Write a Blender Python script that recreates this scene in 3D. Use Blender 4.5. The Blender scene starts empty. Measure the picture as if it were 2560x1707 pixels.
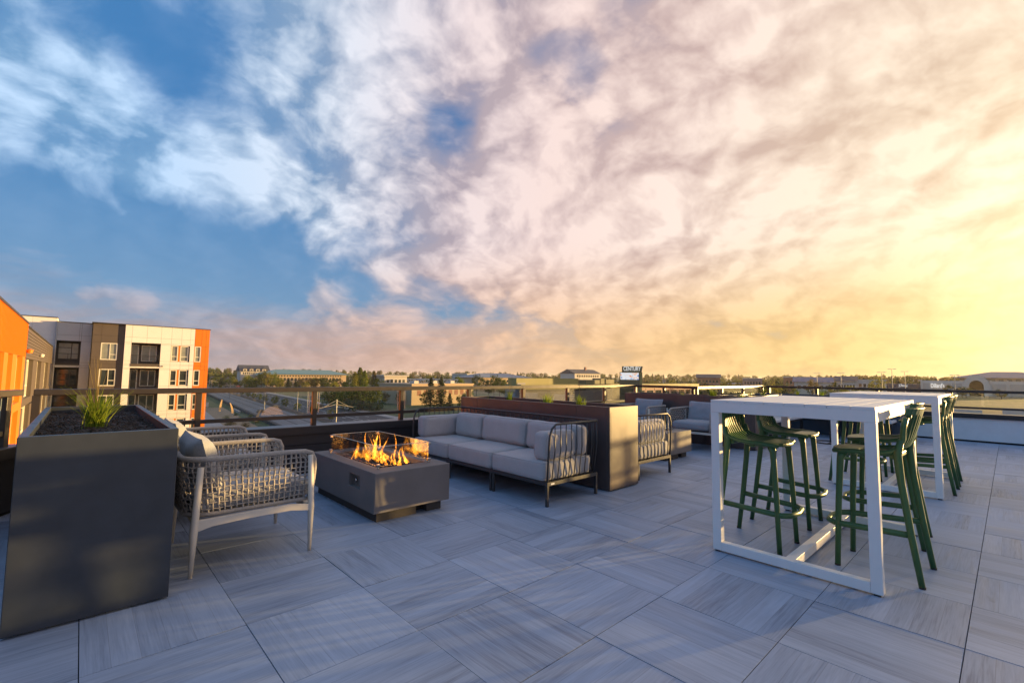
import bpy, bmesh, math, random
from mathutils import Vector, Matrix, noise as mnoise
random.seed(7)
PI = math.pi
R = math.radians
scene = bpy.context.scene
C = scene.collection

# ------------------------------------------------------------------ camera
FPX = 1154.5                       # focal length in photo pixels (2560 wide)
PITCH, ROLL, AZ, EYE = R(4.2), R(.745), R(42.91), 1.23
Fv = Vector((math.sin(AZ)*math.cos(PITCH), math.cos(AZ)*math.cos(PITCH), math.sin(PITCH)))
r0 = Vector((math.cos(AZ), -math.sin(AZ), 0)); u0 = r0.cross(Fv)
Rv = r0*math.cos(ROLL) + u0*math.sin(ROLL); Uv = u0*math.cos(ROLL) - r0*math.sin(ROLL)
cam = bpy.data.cameras.new('camera'); cam.sensor_width = 36; cam.lens = FPX/2560*36
cam.clip_start = .05; cam.clip_end = 30000
camo = bpy.data.objects.new('camera', cam); C.objects.link(camo)
m = Matrix((Rv, Uv, -Fv)).transposed().to_4x4(); m.translation = (0, 0, EYE)
camo.matrix_world = m
scene.camera = camo
def ray(px, py): return (Fv + Rv*((px-1280)/FPX) - Uv*((py-853.5)/FPX)).normalized()

# ------------------------------------------------------------------ world, sun, exposure
SUN_AZ, SUN_EL = R(110.5), R(3.1)
SUN = Vector((math.sin(SUN_AZ)*math.cos(SUN_EL), math.cos(SUN_AZ)*math.cos(SUN_EL), math.sin(SUN_EL)))
scene.render.engine = 'CYCLES'
scene.cycles.use_denoising = True
scene.cycles.max_bounces = 6; scene.cycles.diffuse_bounces = 3; scene.cycles.glossy_bounces = 3
scene.cycles.transparent_max_bounces = 12; scene.cycles.transmission_bounces = 4
scene.cycles.caustics_reflective = False; scene.cycles.caustics_refractive = False
scene.cycles.sample_clamp_indirect = 6
vs = scene.view_settings
vs.view_transform = 'Standard'; vs.look = 'None'; vs.exposure = 1.12; vs.gamma = 1

class NT:
    """tiny expression helper round a node tree"""
    def __init__(s, tree): s.t = tree; s.n = tree.nodes; s.l = tree.links
    def put(s, sock, v):
        if isinstance(v, bpy.types.NodeSocket): s.l.new(v, sock)
        else:
            try: sock.default_value = v
            except Exception: sock.default_value = (*v, 1.0)
    def node(s, t, ins=None, **kw):
        n = s.n.new(t)
        for k, v in kw.items(): setattr(n, k, v)
        for k, v in (ins or {}).items(): s.put(n.inputs[k], v)
        return n
    def m(s, op, a, b=0., c=0., clamp=False):
        n = s.n.new('ShaderNodeMath'); n.operation = op; n.use_clamp = clamp
        for i, v in enumerate((a, b, c)): s.put(n.inputs[i], v)
        return n.outputs[0]
    def vm(s, op, a, b=(0, 0, 0), scale=1.0, out=0):
        n = s.n.new('ShaderNodeVectorMath'); n.operation = op
        s.put(n.inputs[0], a); s.put(n.inputs[1], b)
        if op == 'SCALE': s.put(n.inputs[3], scale)
        return n.outputs[1] if op in ('DOT_PRODUCT', 'LENGTH', 'DISTANCE') else n.outputs[out]
    def mix(s, f, a, b, mode='MIX'):
        n = s.n.new('ShaderNodeMix'); n.data_type = 'RGBA'; n.blend_type = mode; n.clamp_factor = True
        s.put(n.inputs[0], f); s.put(n.inputs[6], a); s.put(n.inputs[7], b)
        return n.outputs[2]
    def sm(s, x, lo, hi, a=0., b=1., kind='SMOOTHSTEP'):
        n = s.n.new('ShaderNodeMapRange'); n.interpolation_type = kind; n.clamp = True
        for i, v in enumerate((x, lo, hi, a, b)): s.put(n.inputs[i], v)
        return n.outputs[0]
    def noise(s, vec, scale=1., detail=6., rough=.55, lac=2., dist=0., out=0):
        n = s.n.new('ShaderNodeTexNoise'); s.put(n.inputs['Vector'], vec)
        for k, v in (('Scale', scale), ('Detail', detail), ('Roughness', rough), ('Lacunarity', lac), ('Distortion', dist)): s.put(n.inputs[k], v)
        return n.outputs[out]
    def ramp(s, f, stops, interp='LINEAR'):
        n = s.n.new('ShaderNodeValToRGB'); n.color_ramp.interpolation = interp
        e = n.color_ramp.elements
        while len(e) < len(stops): e.new(.5)
        for i, (p, c) in enumerate(stops): e[i].position = p; e[i].color = (*c, 1)
        s.put(n.inputs[0], f); return n.outputs[0]

def build_world():
    w = bpy.data.worlds.new('World'); scene.world = w; w.use_nodes = True
    t = NT(w.node_tree); t.n.clear()
    out = t.node('ShaderNodeOutputWorld'); bg = t.node('ShaderNodeBackground', {'Strength': .08})
    t.l.new(bg.outputs[0], out.inputs[0])
    sky = t.node('ShaderNodeTexSky', sky_type='NISHITA', sun_disc=False, sun_elevation=SUN_EL,
                 sun_rotation=SUN_AZ, altitude=1600, air_density=1.0, dust_density=1.6, ozone_density=2.0)
    d = t.vm('NORMALIZE', t.node('ShaderNodeTexCoord').outputs['Generated'])
    sx = t.node('ShaderNodeSeparateXYZ', {0: d}); x, y, z = sx.outputs
    zc = t.m('MAXIMUM', z, 0.0)
    s = t.vm('DOT_PRODUCT', d, SUN)
    # clear air: sky model, deepened to a richer blue away from the sun
    clear = t.mix(1.0, sky.outputs[0], (.75, 1.0, 1.35), 'MULTIPLY')
    blue = t.mix(t.sm(zc, 0.0, .50), (1.1, 2.2, 3.5), (.32, 1.35, 3.2))
    clear = t.mix(t.sm(s, -.2, .75, .80, .35), clear, blue)
    # cloud sheet: direction projected on a plane overhead
    inv = t.m('DIVIDE', 1.0, t.m('ADD', zc, .50))
    p = t.node('ShaderNodeCombineXYZ', {0: t.m('MULTIPLY', x, inv), 1: t.m('MULTIPLY', y, inv), 2: 0.0}).outputs[0]
    wv = t.noise(p, 2.6, 4., .5, out=1); wd = t.vm('SUBTRACT', wv, (.5, .5, .5))
    p2 = t.vm('ADD', p, t.vm('SCALE', wd, scale=.22))
    n1 = t.noise(p2, 5.0, 9., .54)
    off = Vector((SUN.x, SUN.y, 0)).normalized()*.035
    n2 = t.noise(t.vm('ADD', p2, tuple(off)), 5.0, 6., .50)
    mid = t.noise(t.vm('ADD', p2, (3.1, 8.2, 0)), 2.3, 4., .5)
    dens = t.m('ADD', t.m('MULTIPLY', n1, .62), t.m('MULTIPLY', mid, .38))
    dens0 = dens
    dens = t.m('ADD', dens, t.sm(s, -.35, .4, -.035, .02))
    # large cloud banks and clear gaps, each at its own direction in the sky
    dw = t.vm('NORMALIZE', t.vm('ADD', d, t.vm('SCALE', wd, scale=.20)))
    for px, py, deg, amt in BLOBS:
        k = t.sm(t.vm('DOT_PRODUCT', dw, ray(px*1.0884, py*1.0884)), math.cos(R(deg)), 1.0)
        dens = t.m('ADD', dens, t.m('MULTIPLY', k, amt))
    # thin streaky bank lying along the horizon
    ph = t.node('ShaderNodeCombineXYZ', {0: t.m('MULTIPLY', x, 1.5), 1: t.m('MULTIPLY', y, 1.5), 2: t.m('MULTIPLY', z, 13.)}).outputs[0]
    nh = t.noise(t.vm('ADD', ph, t.vm('SCALE', wd, scale=.9)), 1.6, 8., .56, dist=.3)
    low = t.m('MULTIPLY', t.sm(t.m('ADD', zc, t.m('MULTIPLY', t.m('SUBTRACT', nh, .5), .20)), .170, .060), t.sm(nh, .30, .60, .80, 1.0))
    cover = t.m('MAXIMUM', t.m('ADD', t.sm(dens, .38, .52, .10, .58), t.sm(dens, .48, .62, 0., .40)), low, clamp=True)
    lit = t.m('ADD', .36, t.m('MULTIPLY', t.m('SUBTRACT', n1, n2), t.sm(s, -.2, .7, 4.2, 4.0)))
    lit = t.m('ADD', lit, t.m('MULTIPLY', t.m('SUBTRACT', nh, .5), t.m('MULTIPLY', t.sm(zc, .30, .05), 1.1)))
    lit = t.m('ADD', lit, t.m('ADD', t.sm(dens0, .36, .66, -.40, .40, 'LINEAR'), t.sm(dens, .54, .74, 0., .30)), clamp=True)
    sun_f = t.sm(s, -.25, 1.0, kind='LINEAR')
    dark = t.ramp(sun_f, [(0, (.13, .25, .41)), (.2, (.17, .25, .37)), (.4, (.29, .25, .29)), (.55, (.39, .30, .30)), (.72, (.42, .31, .28)), (.9, (.50, .37, .26)), (1, (.62, .46, .28))])
    brt = t.ramp(sun_f, [(0, (.36, .49, .66)), (.2, (.51, .56, .64)), (.4, (.60, .51, .51)), (.55, (.64, .51, .475)), (.72, (.69, .56, .49)), (.9, (.74, .61, .46)), (1, (.82, .68, .48))])
    # near the horizon the bank is warmer
    wz = t.sm(zc, .30, .05, 0., .95)
    warm = t.ramp(sun_f, [(0, (.31, .245, .245)), (.2, (.385, .27, .235)), (.4, (.50, .325, .24)), (.55, (.56, .355, .205)), (.72, (.60, .385, .18)), (.9, (.62, .42, .155)), (1, (.72, .52, .22))])
    warm2 = t.mix(lit, t.vm('SCALE', warm, scale=.90), t.vm('SCALE', warm, scale=1.12))
    cl = t.mix(lit, dark, brt); cl = t.mix(wz, cl, warm2)
    cl = t.vm('SCALE', cl, scale=8.9)
    col = t.mix(cover, clear, cl)
    # aureole of forward-scattered light round the sun, strongest low down
    g = t.m('MULTIPLY', t.m('POWER', t.m('MAXIMUM', s, 0.), 16.), t.sm(zc, .60, .08, .10, 1.))
    col = t.vm('ADD', col, t.vm('SCALE', (1.0, .72, .38), scale=t.m('MULTIPLY', g, 8.5)))
    t.put(bg.inputs['Color'], col)
BLOBS = [ # photo direction (2352 px grid), radius deg, density
    (900, 250, 9, .12), (1150, 110, 12, .15), (70, 40, 9, .12), (110, 370, 8, .10), (540, 480, 6, .08), (640, 350, 9, .05), (720, 100, 9, .07), (180, 200, 8, .05), (420, 330, 8, .05), (90, 625, 5, .14), (270, 380, 8, .02), (700, 480, 7, .07), (560, 60, 8, .05),
    (310, 80, 8, -.10), (430, 190, 6, -.07), (1290, 170, 6, -.19), (1020, 290, 3.5, -.10), (60, 530, 7, -.16), (240, 560, 7, -.18), (430, 600, 7, -.20), (640, 620, 6, -.18), (820, 635, 5, -.14), (-250, 560, 12, -.10),
    (1700, 330, 30, .13), (2100, 200, 30, .13), (1500, 560, 20, .12), (1150, 480, 13, .16), (900, 520, 8, .12), (2400, 500, 30, .13)]
build_world()
sl = bpy.data.lights.new('sun', 'SUN'); sl.energy = 5.0; sl.angle = R(.6); sl.color = (1.0, .63, .23)
so = bpy.data.objects.new('sun', sl); C.objects.link(so)
so.rotation_euler = SUN.to_track_quat('Z', 'Y').to_euler()

# ------------------------------------------------------------------ mesh helpers
class MB:
    def __init__(s): s.v = []; s.f = []
    def add(s, v, f):
        o = len(s.v); s.v += [tuple(p) for p in v]; s.f += [tuple(i+o for i in q) for q in f]; return s
    def box(s, x0, x1, y0, y1, z0, z1):
        return s.add([(x0,y0,z0),(x1,y0,z0),(x1,y1,z0),(x0,y1,z0),(x0,y0,z1),(x1,y0,z1),(x1,y1,z1),(x0,y1,z1)],
                     [(0,3,2,1),(4,5,6,7),(0,1,5,4),(1,2,6,5),(2,3,7,6),(3,0,4,7)])
    def prism(s, pts, axis, a, b):
        """pts in 2D extruded along axis from a to b"""
        n = len(pts)
        def P(p, t): return {'x': (t, p[0], p[1]), 'y': (p[0], t, p[1]), 'z': (p[0], p[1], t)}[axis]
        v = [P(p, a) for p in pts] + [P(p, b) for p in pts]
        f = [tuple(range(n))[::-1], tuple(range(n, 2*n))] + [(i, (i+1) % n, n+(i+1) % n, n+i) for i in range(n)]
        return s.add(v, f)
    def tube(s, pts, r, n=8, closed=False, flat=None):
        pts = [Vector(p) for p in pts]; k = len(pts)
        rr = r if isinstance(r, (list, tuple)) else [r]*k
        up = Vector((0, 0, 1)); prev = None; rings = []
        for i, p in enumerate(pts):
            a = pts[(i-1) % k] if (closed or i > 0) else p
            b = pts[(i+1) % k] if (closed or i < k-1) else p
            tn = (b-a).normalized()
            if prev is None:
                nx = tn.cross(up)
                if nx.length < .05: nx = tn.cross(Vector((1, 0, 0)))
                nx.normalize()
            else:
                nx = prev - tn*prev.dot(tn)
                nx.normalize()
            prev = nx; ny = tn.cross(nx)
            sx, sy = (rr[i], rr[i]) if flat is None else (rr[i], rr[i]*flat)
            rings.append([p + nx*(math.cos(2*PI*j/n)*sx) + ny*(math.sin(2*PI*j/n)*sy) for j in range(n)])
        v = [q for ring in rings for q in ring]; f = []
        for i in range(k if closed else k-1):
            for j in range(n):
                a = i*n+j; b = i*n+(j+1) % n; i2 = ((i+1) % k)*n
                f.append((a, b, i2+(j+1) % n, i2+j))
        if not closed: f += [tuple(range(n))[::-1], tuple(range((k-1)*n, k*n))]
        return s.add(v, f)
    def bar(s, a, b, w, h, up=(0, 0, 1)):
        a = Vector(a); b = Vector(b); t = (b-a).normalized(); x = t.cross(Vector(up)).normalized(); y = x.cross(t)
        v = []
        for p in (a, b):
            v += [p+x*(i*w/2)+y*(j*h/2) for i, j in ((-1,-1),(1,-1),(1,1),(-1,1))]
        return s.add(v, [(0,3,2,1),(4,5,6,7),(0,1,5,4),(1,2,6,5),(2,3,7,6),(3,0,4,7)])
    def lathe(s, prof, c=(0, 0, 0), n=16):
        v = []; f = []
        for r_, z_ in prof: v += [(c[0]+r_*math.cos(2*PI*j/n), c[1]+r_*math.sin(2*PI*j/n), c[2]+z_) for j in range(n)]
        for i in range(len(prof)-1):
            for j in range(n): f.append((i*n+j, i*n+(j+1) % n, (i+1)*n+(j+1) % n, (i+1)*n+j))
        f += [tuple(range(n))[::-1], tuple(range((len(prof)-1)*n, len(prof)*n))]
        return s.add(v, f)
    def sweep(s, prof, half, th):
        """flat strip following a (x,y,z) path, half width list along x"""
        k = len(prof); v = []; f = []
        for i, (cx, y, z) in enumerate(prof):
            a = prof[max(i-1, 0)]; b = prof[min(i+1, k-1)]
            ty, tz = b[1]-a[1], b[2]-a[2]; L = math.hypot(ty, tz) or 1; ny, nz = -tz/L, ty/L
            h = half[i] if isinstance(half, (list, tuple)) else half
            for sx, sn in ((-1, 1), (1, 1), (1, -1), (-1, -1)):
                v.append((cx+sx*h, y+ny*sn*th/2, z+nz*sn*th/2))
        for i in range(k-1):
            for j in range(4): f.append((i*4+j, (i+1)*4+j, (i+1)*4+(j+1) % 4, i*4+(j+1) % 4))
        f += [(0,1,2,3), tuple((k-1)*4+j for j in (3,2,1,0))]
        return s.add(v, f)
    def mesh(s, name):
        me = bpy.data.meshes.new(name); me.from_pydata(s.v, [], s.f); me.update(); return me
    def build(s, name, mat, parent=None, smooth=False, bevel=0, seg=2, fix=True):
        me = s.mesh(name)
        if fix:
            bm = bmesh.new(); bm.from_mesh(me); bmesh.ops.recalc_face_normals(bm, faces=bm.faces); bm.to_mesh(me); bm.free()
        return obj(name, me, mat, parent, smooth, bevel, seg)
def obj(name, me, mat, parent=None, smooth=False, bevel=0, seg=2):
    if mat is not None and not me.materials: me.materials.append(mat)
    if smooth:
        for p in me.polygons: p.use_smooth = True
    o = bpy.data.objects.new(name, me); C.objects.link(o)
    if parent is not None: o.parent = parent
    if bevel:
        b = o.modifiers.new('bevel', 'BEVEL'); b.width = bevel; b.segments = seg; b.limit_method = 'ANGLE'; b.angle_limit = R(40)
    return o
def tag(o, label, cat, group=None):
    o['label'] = label; o['category'] = cat
    if group: o['group'] = group
    return o
def thing(name, label, cat, loc=(0, 0, 0), rotz=0, group=None):
    o = bpy.data.objects.new(name, None); C.objects.link(o); o.empty_display_size = .1
    o.location = loc; o.rotation_euler = (0, 0, rotz); return tag(o, label, cat, group)
def struct(o): o['kind'] = 'structure'; return o
def stuff(o): o['kind'] = 'stuff'; return o
def dup(root, loc, rotz=0, label=None, scale=None):
    kids = {}
    for o in bpy.data.objects:
        if o.parent is not None: kids.setdefault(o.parent, []).append(o)
    def cp(o, par):
        c = o.copy(); C.objects.link(c); c.parent = par
        for k in kids.get(o, []): cp(k, c)
        return c
    r = cp(root, None); r.location = loc; r.rotation_euler = (0, 0, rotz)
    if scale: r.scale = scale
    if label: r['label'] = label
    return r
def cushion(mb, x0, x1, y0, y1, z0, z1, rad=.05, puff=.015, n=10, axis=2, wob=.004):
    c = Vector(((x0+x1)/2, (y0+y1)/2, (z0+z1)/2)); h = Vector(((x1-x0)/2, (y1-y0)/2, (z1-z0)/2))
    rad = min(rad, min(h)*.95); key = {}; v = []; f = []
    def P(q):
        k = tuple(round(a, 5) for a in q)
        if k in key: return key[k]
        p = Vector((q[0]*h.x, q[1]*h.y, q[2]*h.z)); inner = Vector([max(-(h[i]-rad), min(h[i]-rad, p[i])) for i in range(3)])
        dlt = p-inner
        if dlt.length > 1e-6: p = inner + dlt.normalized()*rad
        o2 = [i for i in range(3) if i != axis]
        k2 = (1-q[o2[0]]**4)*(1-q[o2[1]]**4)
        p[axis] += puff*k2*(1 if q[axis] > 0 else -1)*abs(q[axis])
        p += mnoise.noise_vector((p+c)*5.0)*wob*1.6 + mnoise.noise_vector((p+c)*14.0+Vector((9, 3, 1)))*wob*.8
        v.append(tuple(c+p)); key[k] = len(v)-1; return key[k]
    # denser near edges
    g = [math.copysign(abs(t)**.6, t) for t in [2*i/n-1 for i in range(n+1)]]
    for ax in range(3):
        a, b = [i for i in range(3) if i != ax]
        for sgn in (-1, 1):
            for i in range(n):
                for j in range(n):
                    def Q(s_, t_):
                        q = [0, 0, 0]; q[ax] = sgn; q[a] = s_; q[b] = t_; return P(q)
                    f.append((Q(g[i], g[j]), Q(g[i+1], g[j]), Q(g[i+1], g[j+1]), Q(g[i], g[j+1])))
    return mb.add(v, f)
def piping(parent, x0, x1, y0, y1, z0, z1, rad, axis, mt):
    lo, hi = (x0, y0, z0), (x1, y1, z1); a, b_ = [i for i in range(3) if i != axis]; ins = .27*rad; c = rad*.75
    mb = MB()
    for lev in (lo[axis]+ins, hi[axis]-ins):
        A0, A1, B0, B1 = lo[a]+ins, hi[a]-ins, lo[b_]+ins, hi[b_]-ins; pts = []
        for (pa, pb) in ((A0+c, B0), (A1-c, B0), (A1-.3*c, B0+.3*c), (A1, B0+c), (A1, B1-c), (A1-.3*c, B1-.3*c), (A1-c, B1), (A0+c, B1), (A0+.3*c, B1-.3*c), (A0, B1-c), (A0, B0+c), (A0+.3*c, B0+.3*c)):
            q = [0, 0, 0]; q[axis] = lev; q[a] = pa; q[b_] = pb; pts.append(tuple(q))
        mb.tube(pts, .0042, 5, closed=True)
    return mb.build('piping', mt, parent, smooth=True, fix=False)
def pillow(mb, hx, hy, hz, n=14, wob=.006):
    """thickness along x, pinched at the seam"""
    v = []; f = []
    for sd in (1, -1):
        o = len(v)
        for i in range(n+1):
            for j in range(n+1):
                a, b_ = 2*i/n-1, 2*j/n-1
                k = ((1-abs(a)**4)*(1-abs(b_)**4))**.42
                q = 1-.07*(1-a*a)*(abs(b_)**3); q2 = 1-.05*(1-b_*b_)*(abs(a)**3)
                w = mnoise.noise(Vector((a*2.2, b_*2.2, sd*3.)))*wob*2.5*k
                v.append((sd*(hx*k)+w, a*hy*q2, b_*hz*q))
        for i in range(n):
            for j in range(n): f.append((o+i*(n+1)+j, o+(i+1)*(n+1)+j, o+(i+1)*(n+1)+j+1, o+i*(n+1)+j+1))
    mb.add(v, f); return mb
def bez(p0, p1, p2, n=8):
    p0, p1, p2 = Vector(p0), Vector(p1), Vector(p2)
    return [p0*(1-t)**2 + p1*2*t*(1-t) + p2*t*t for t in [i/n for i in range(n+1)]]

# ------------------------------------------------------------------ materials
MATS = {}
def mat(name, col, rough=.6, metal=0., var=0., vscale=8., bump=0., bscale=60., spec=.5, stretch=None, rnd=0., coat=0.):
    M = bpy.data.materials.new(name); M.use_nodes = True; t = NT(M.node_tree)
    b = t.n['Principled BSDF']; b.inputs['Roughness'].default_value = rough; b.inputs['Metallic'].default_value = metal
    b.inputs['Specular IOR Level'].default_value = spec
    if coat: b.inputs['Coat Weight'].default_value = coat
    tc = t.node('ShaderNodeTexCoord').outputs['Object']
    if stretch: tc = t.vm('MULTIPLY', tc, stretch)
    c = (*col, 1)
    if var or rnd:
        f = t.noise(tc, vscale, 5., .6)
        k = t.sm(f, .25, .75, 1-var, 1+var, 'LINEAR')
        if rnd: k = t.m('MULTIPLY', k, t.sm(t.node('ShaderNodeObjectInfo').outputs['Random'], 0., 1., 1-rnd, 1+rnd, 'LINEAR'))
        c = t.vm('SCALE', col, scale=k)
        if var: t.put(b.inputs['Roughness'], t.sm(f, .2, .8, max(0, rough-.08), min(1, rough+.08), 'LINEAR'))
    t.put(b.inputs['Base Color'], c)
    if bump:
        bn = t.node('ShaderNodeBump', {'Strength': bump, 'Distance': .002, 'Height': t.noise(tc, bscale, 4., .6)})
        t.put(b.inputs['Normal'], bn.outputs[0])
    MATS[name] = M; return M

def tile_mat():
    M = bpy.data.materials.new('wood_look_porcelain'); M.use_nodes = True; t = NT(M.node_tree); b = t.n['Principled BSDF']
    oi = t.node('ShaderNodeObjectInfo'); rnd = oi.outputs['Random']
    tc = t.node('ShaderNodeTexCoord').outputs['Object']
    # every tile takes its own cut of the print
    o3 = t.node('ShaderNodeCombineXYZ', {0: t.m('MULTIPLY', rnd, 37.0), 1: t.m('MULTIPLY', rnd, 91.0), 2: 0.}).outputs[0]
    p = t.vm('ADD', tc, o3); sp = t.node('ShaderNodeSeparateXYZ', {0: tc})
    # printed boards run along local y, six across a tile
    bx = t.m('FLOOR', t.m('MULTIPLY', t.m('ADD', sp.outputs[0], .3), 10.0))
    wn = t.node('ShaderNodeTexWhiteNoise', {'Vector': t.node('ShaderNodeCombineXYZ', {0: bx, 1: rnd, 2: 0.}).outputs[0]}, noise_dimensions='3D')
    plank = wn.outputs['Value']
    pv = t.vm('ADD', p, t.node('ShaderNodeCombineXYZ', {0: 0., 1: t.m('MULTIPLY', plank, 13.), 2: 0.}).outputs[0])
    g1 = t.noise(t.vm('MULTIPLY', pv, (46., 2.2, 1.)), 1., 5., .62, dist=.35)
    g2 = t.noise(t.vm('MULTIPLY', pv, (14., 1.4, 1.)), 1., 4., .55, dist=1.1)
    g3 = t.noise(t.vm('MULTIPLY', pv, (150., 6., 1.)), 1., 2., .5)
    knot = t.noise(t.vm('MULTIPLY', pv, (7., 3., 1.)), 1.3, 2., .5)
    k = t.m('ADD', t.m('MULTIPLY', g1, .55), t.m('MULTIPLY', g2, .36)); k = t.m('ADD', k, t.m('MULTIPLY', g3, .36))
    k = t.m('ADD', k, t.m('MULTIPLY', t.m('SUBTRACT', plank, .5), .22)); k = t.m('ADD', k, t.m('MULTIPLY', t.m('SUBTRACT', rnd, .5), .10))
    col = t.ramp(t.sm(k, .38, .90, kind='LINEAR'), [(0, (.185, .225, .30)), (.30, (.285, .34, .44)), (.62, (.345, .41, .525)), (1, (.41, .48, .60))])
    col = t.mix(t.sm(knot, .72, .80, 0., .5), col, (.18, .19, .20))
    dirt = t.noise(t.node('ShaderNodeNewGeometry').outputs['Position'], .9, 5., .6)
    col = t.mix(1., col, t.ramp(dirt, [(.3, (.86, .86, .86)), (.7, (1.06, 1.06, 1.06))]), 'MULTIPLY')
    # printed board joint
    fx = t.m('FRACT', t.m('MULTIPLY', t.m('ADD', sp.outputs[0], .3), 10.0)); e = t.m('ABSOLUTE', t.m('SUBTRACT', fx, .5))
    col = t.mix(t.m('MULTIPLY', t.sm(e, .485, .5), .45), col, (.10, .09, .09))
    t.put(b.inputs['Base Color'], col)
    t.put(b.inputs['Roughness'], t.sm(g2, .3, .7, .42, .62, 'LINEAR')); b.inputs['Specular IOR Level'].default_value = .45
    bn = t.node('ShaderNodeBump', {'Strength': .35, 'Distance': .0012, 'Height': g1}); t.put(b.inputs['Normal'], bn.outputs[0])
    return M
M_tile = tile_mat()
M_joint = mat('joint', (.03, .03, .03), .9)
M_planter = mat('planter_metal', (.036, .044, .057), .36, var=.22, vscale=5, bump=.15, bscale=400, rnd=.08)
M_planter2 = mat('bronze_panel', (.088, .066, .064), .40, var=.15, vscale=5, bump=.15, bscale=400, rnd=.08)
M_rail = mat('rail_metal', (.045, .036, .031), .38, var=.1, vscale=20, bump=.1, bscale=300)
M_siding = mat('dark_parapet', (.019, .020, .025), .5, var=.15, vscale=6)
M_cap = mat('parapet_cap', (.075, .072, .078), .35, var=.15, vscale=9)
M_stucco = mat('stucco', (.74, .73, .73), .85, var=.06, vscale=5, bump=.5, bscale=220)
M_soil = mat('soil', (.028, .021, .017), .95, var=.5, vscale=50, bump=1., bscale=120)
M_chip = mat('mulch', (.050, .036, .028), .9, var=.5, vscale=30, rnd=.1)
M_white = mat('white_powder_coat', (.78, .775, .77), .38, var=.03, vscale=10)
M_frame = mat('wire_frame', (.042, .040, .042), .42, var=.1, vscale=30)
M_green = mat('green_resin', (.040, .115, .042), .38, var=.08, vscale=14, spec=.5)
M_conc = mat('cast_concrete', (.165, .15, .146), .72, var=.14, vscale=4, bump=.35, bscale=90, rnd=.04)
M_plinth = mat('plinth', (.06, .053, .048), .8, var=.1)
M_steel = mat('steel', (.55, .55, .55), .22, 1.)
M_lava = mat('lava_rock', (.020, .016, .015), .85, var=.5, vscale=30, bump=.8, bscale=60)
M_leg = mat('chair_leg', (.62, .575, .50), .45, var=.05, vscale=12)
M_black = mat('black_metal', (.02, .02, .022), .5)
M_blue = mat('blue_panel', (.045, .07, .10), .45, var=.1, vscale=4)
M_dark = mat('dark_void', (.012, .012, .014), .8)
M_edge = mat('glass_edge', (.45, .52, .50), .15, spec=.8)
M_pan = mat('burner_pan', (.03, .028, .028), .6)
def fabric(name, col, sc=420., var=.12):
    M = bpy.data.materials.new(name); M.use_nodes = True; t = NT(M.node_tree); b = t.n['Principled BSDF']
    tc = t.node('ShaderNodeTexCoord').outputs['Object']
    w = t.noise(t.vm('MULTIPLY', tc, (1., 1., .35)), sc, 2., .5); w2 = t.noise(t.vm('MULTIPLY', tc, (.35, .35, 1.)), sc, 2., .5)
    f = t.m('ADD', w, w2); big = t.noise(tc, 6., 3., .5)
    k = t.m('MULTIPLY', t.sm(f, .7, 1.3, 1-2*var, 1+2*var, 'LINEAR'), t.sm(big, .3, .7, .95, 1.05, 'LINEAR'))
    t.put(b.inputs['Base Color'], t.vm('SCALE', col, scale=k)); b.inputs['Roughness'].default_value = .95; b.inputs['Specular IOR Level'].default_value = .2
    b.inputs['Sheen Weight'].default_value = .25; b.inputs['Sheen Roughness'].default_value = .5
    bn = t.node('ShaderNodeBump', {'Strength': .5, 'Distance': .0012, 'Height': f}); t.put(b.inputs['Normal'], bn.outputs[0])
    return M
M_sofa = fabric('sofa_fabric', (.40, .39, .40))
M_cush = fabric('chair_fabric', (.29, .31, .345))
M_rope = fabric('rope', (.35, .325, .30), 160., .1)
def glass(name, tint=(.96, .98, .97), base=.035, rough=.0, fk=.55):
    M = bpy.data.materials.new(name); M.use_nodes = True; t = NT(M.node_tree); t.n.clear()
    out = t.node('ShaderNodeOutputMaterial'); tr = t.node('ShaderNodeBsdfTransparent', {'Color': tint}); gl = t.node('ShaderNodeBsdfGlossy', {'Roughness': rough})
    fr = t.node('ShaderNodeFresnel', {'IOR': 1.45})
    mx = t.node('ShaderNodeMixShader', {0: t.m('ADD', t.m('MULTIPLY', fr.outputs[0], fk), base - .02, clamp=True), 1: tr.outputs[0], 2: gl.outputs[0]})
    t.l.new(mx.outputs[0], out.inputs[0]); return M
M_glass = glass('rail_glass')
M_guard = glass('guard_glass', (.97, .98, .98), .026, fk=.5)
def leaf_mat(name, c1, c2, trans=.35):
    M = bpy.data.materials.new(name); M.use_nodes = True; t = NT(M.node_tree); t.n.clear()
    out = t.node('ShaderNodeOutputMaterial'); ri = t.node('ShaderNodeNewGeometry').outputs['Random Per Island']
    orn = t.node('ShaderNodeObjectInfo').outputs['Random']
    c = t.mix(ri, c1, c2); c = t.vm('SCALE', c, scale=t.sm(orn, 0., 1., .75, 1.25, 'LINEAR'))
    df = t.node('ShaderNodeBsdfDiffuse', {'Color': c}); ts = t.node('ShaderNodeBsdfTranslucent', {'Color': c})
    mx = t.node('ShaderNodeMixShader', {0: trans, 1: df.outputs[0], 2: ts.outputs[0]}); t.l.new(mx.outputs[0], out.inputs[0]); return M
M_blade = leaf_mat('grass_blade', (.17, .29, .02), (.36, .40, .06), .45)
M_straw = leaf_mat('seed_stem', (.30, .22, .09), (.38, .30, .12))
M_leaf = [leaf_mat('leaf_mid', (.09, .135, .022), (.19, .21, .04)), leaf_mat('leaf_dark', (.05, .078, .025), (.10, .125, .035)),
          leaf_mat('leaf_light', (.18, .195, .035), (.30, .27, .055)), leaf_mat('leaf_olive', (.13, .11, .045), (.21, .16, .07)), leaf_mat('leaf_conifer', (.055, .08, .034), (.105, .125, .055))]
M_bark = mat('bark', (.09, .07, .055), .9, var=.3, vscale=3)

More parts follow.
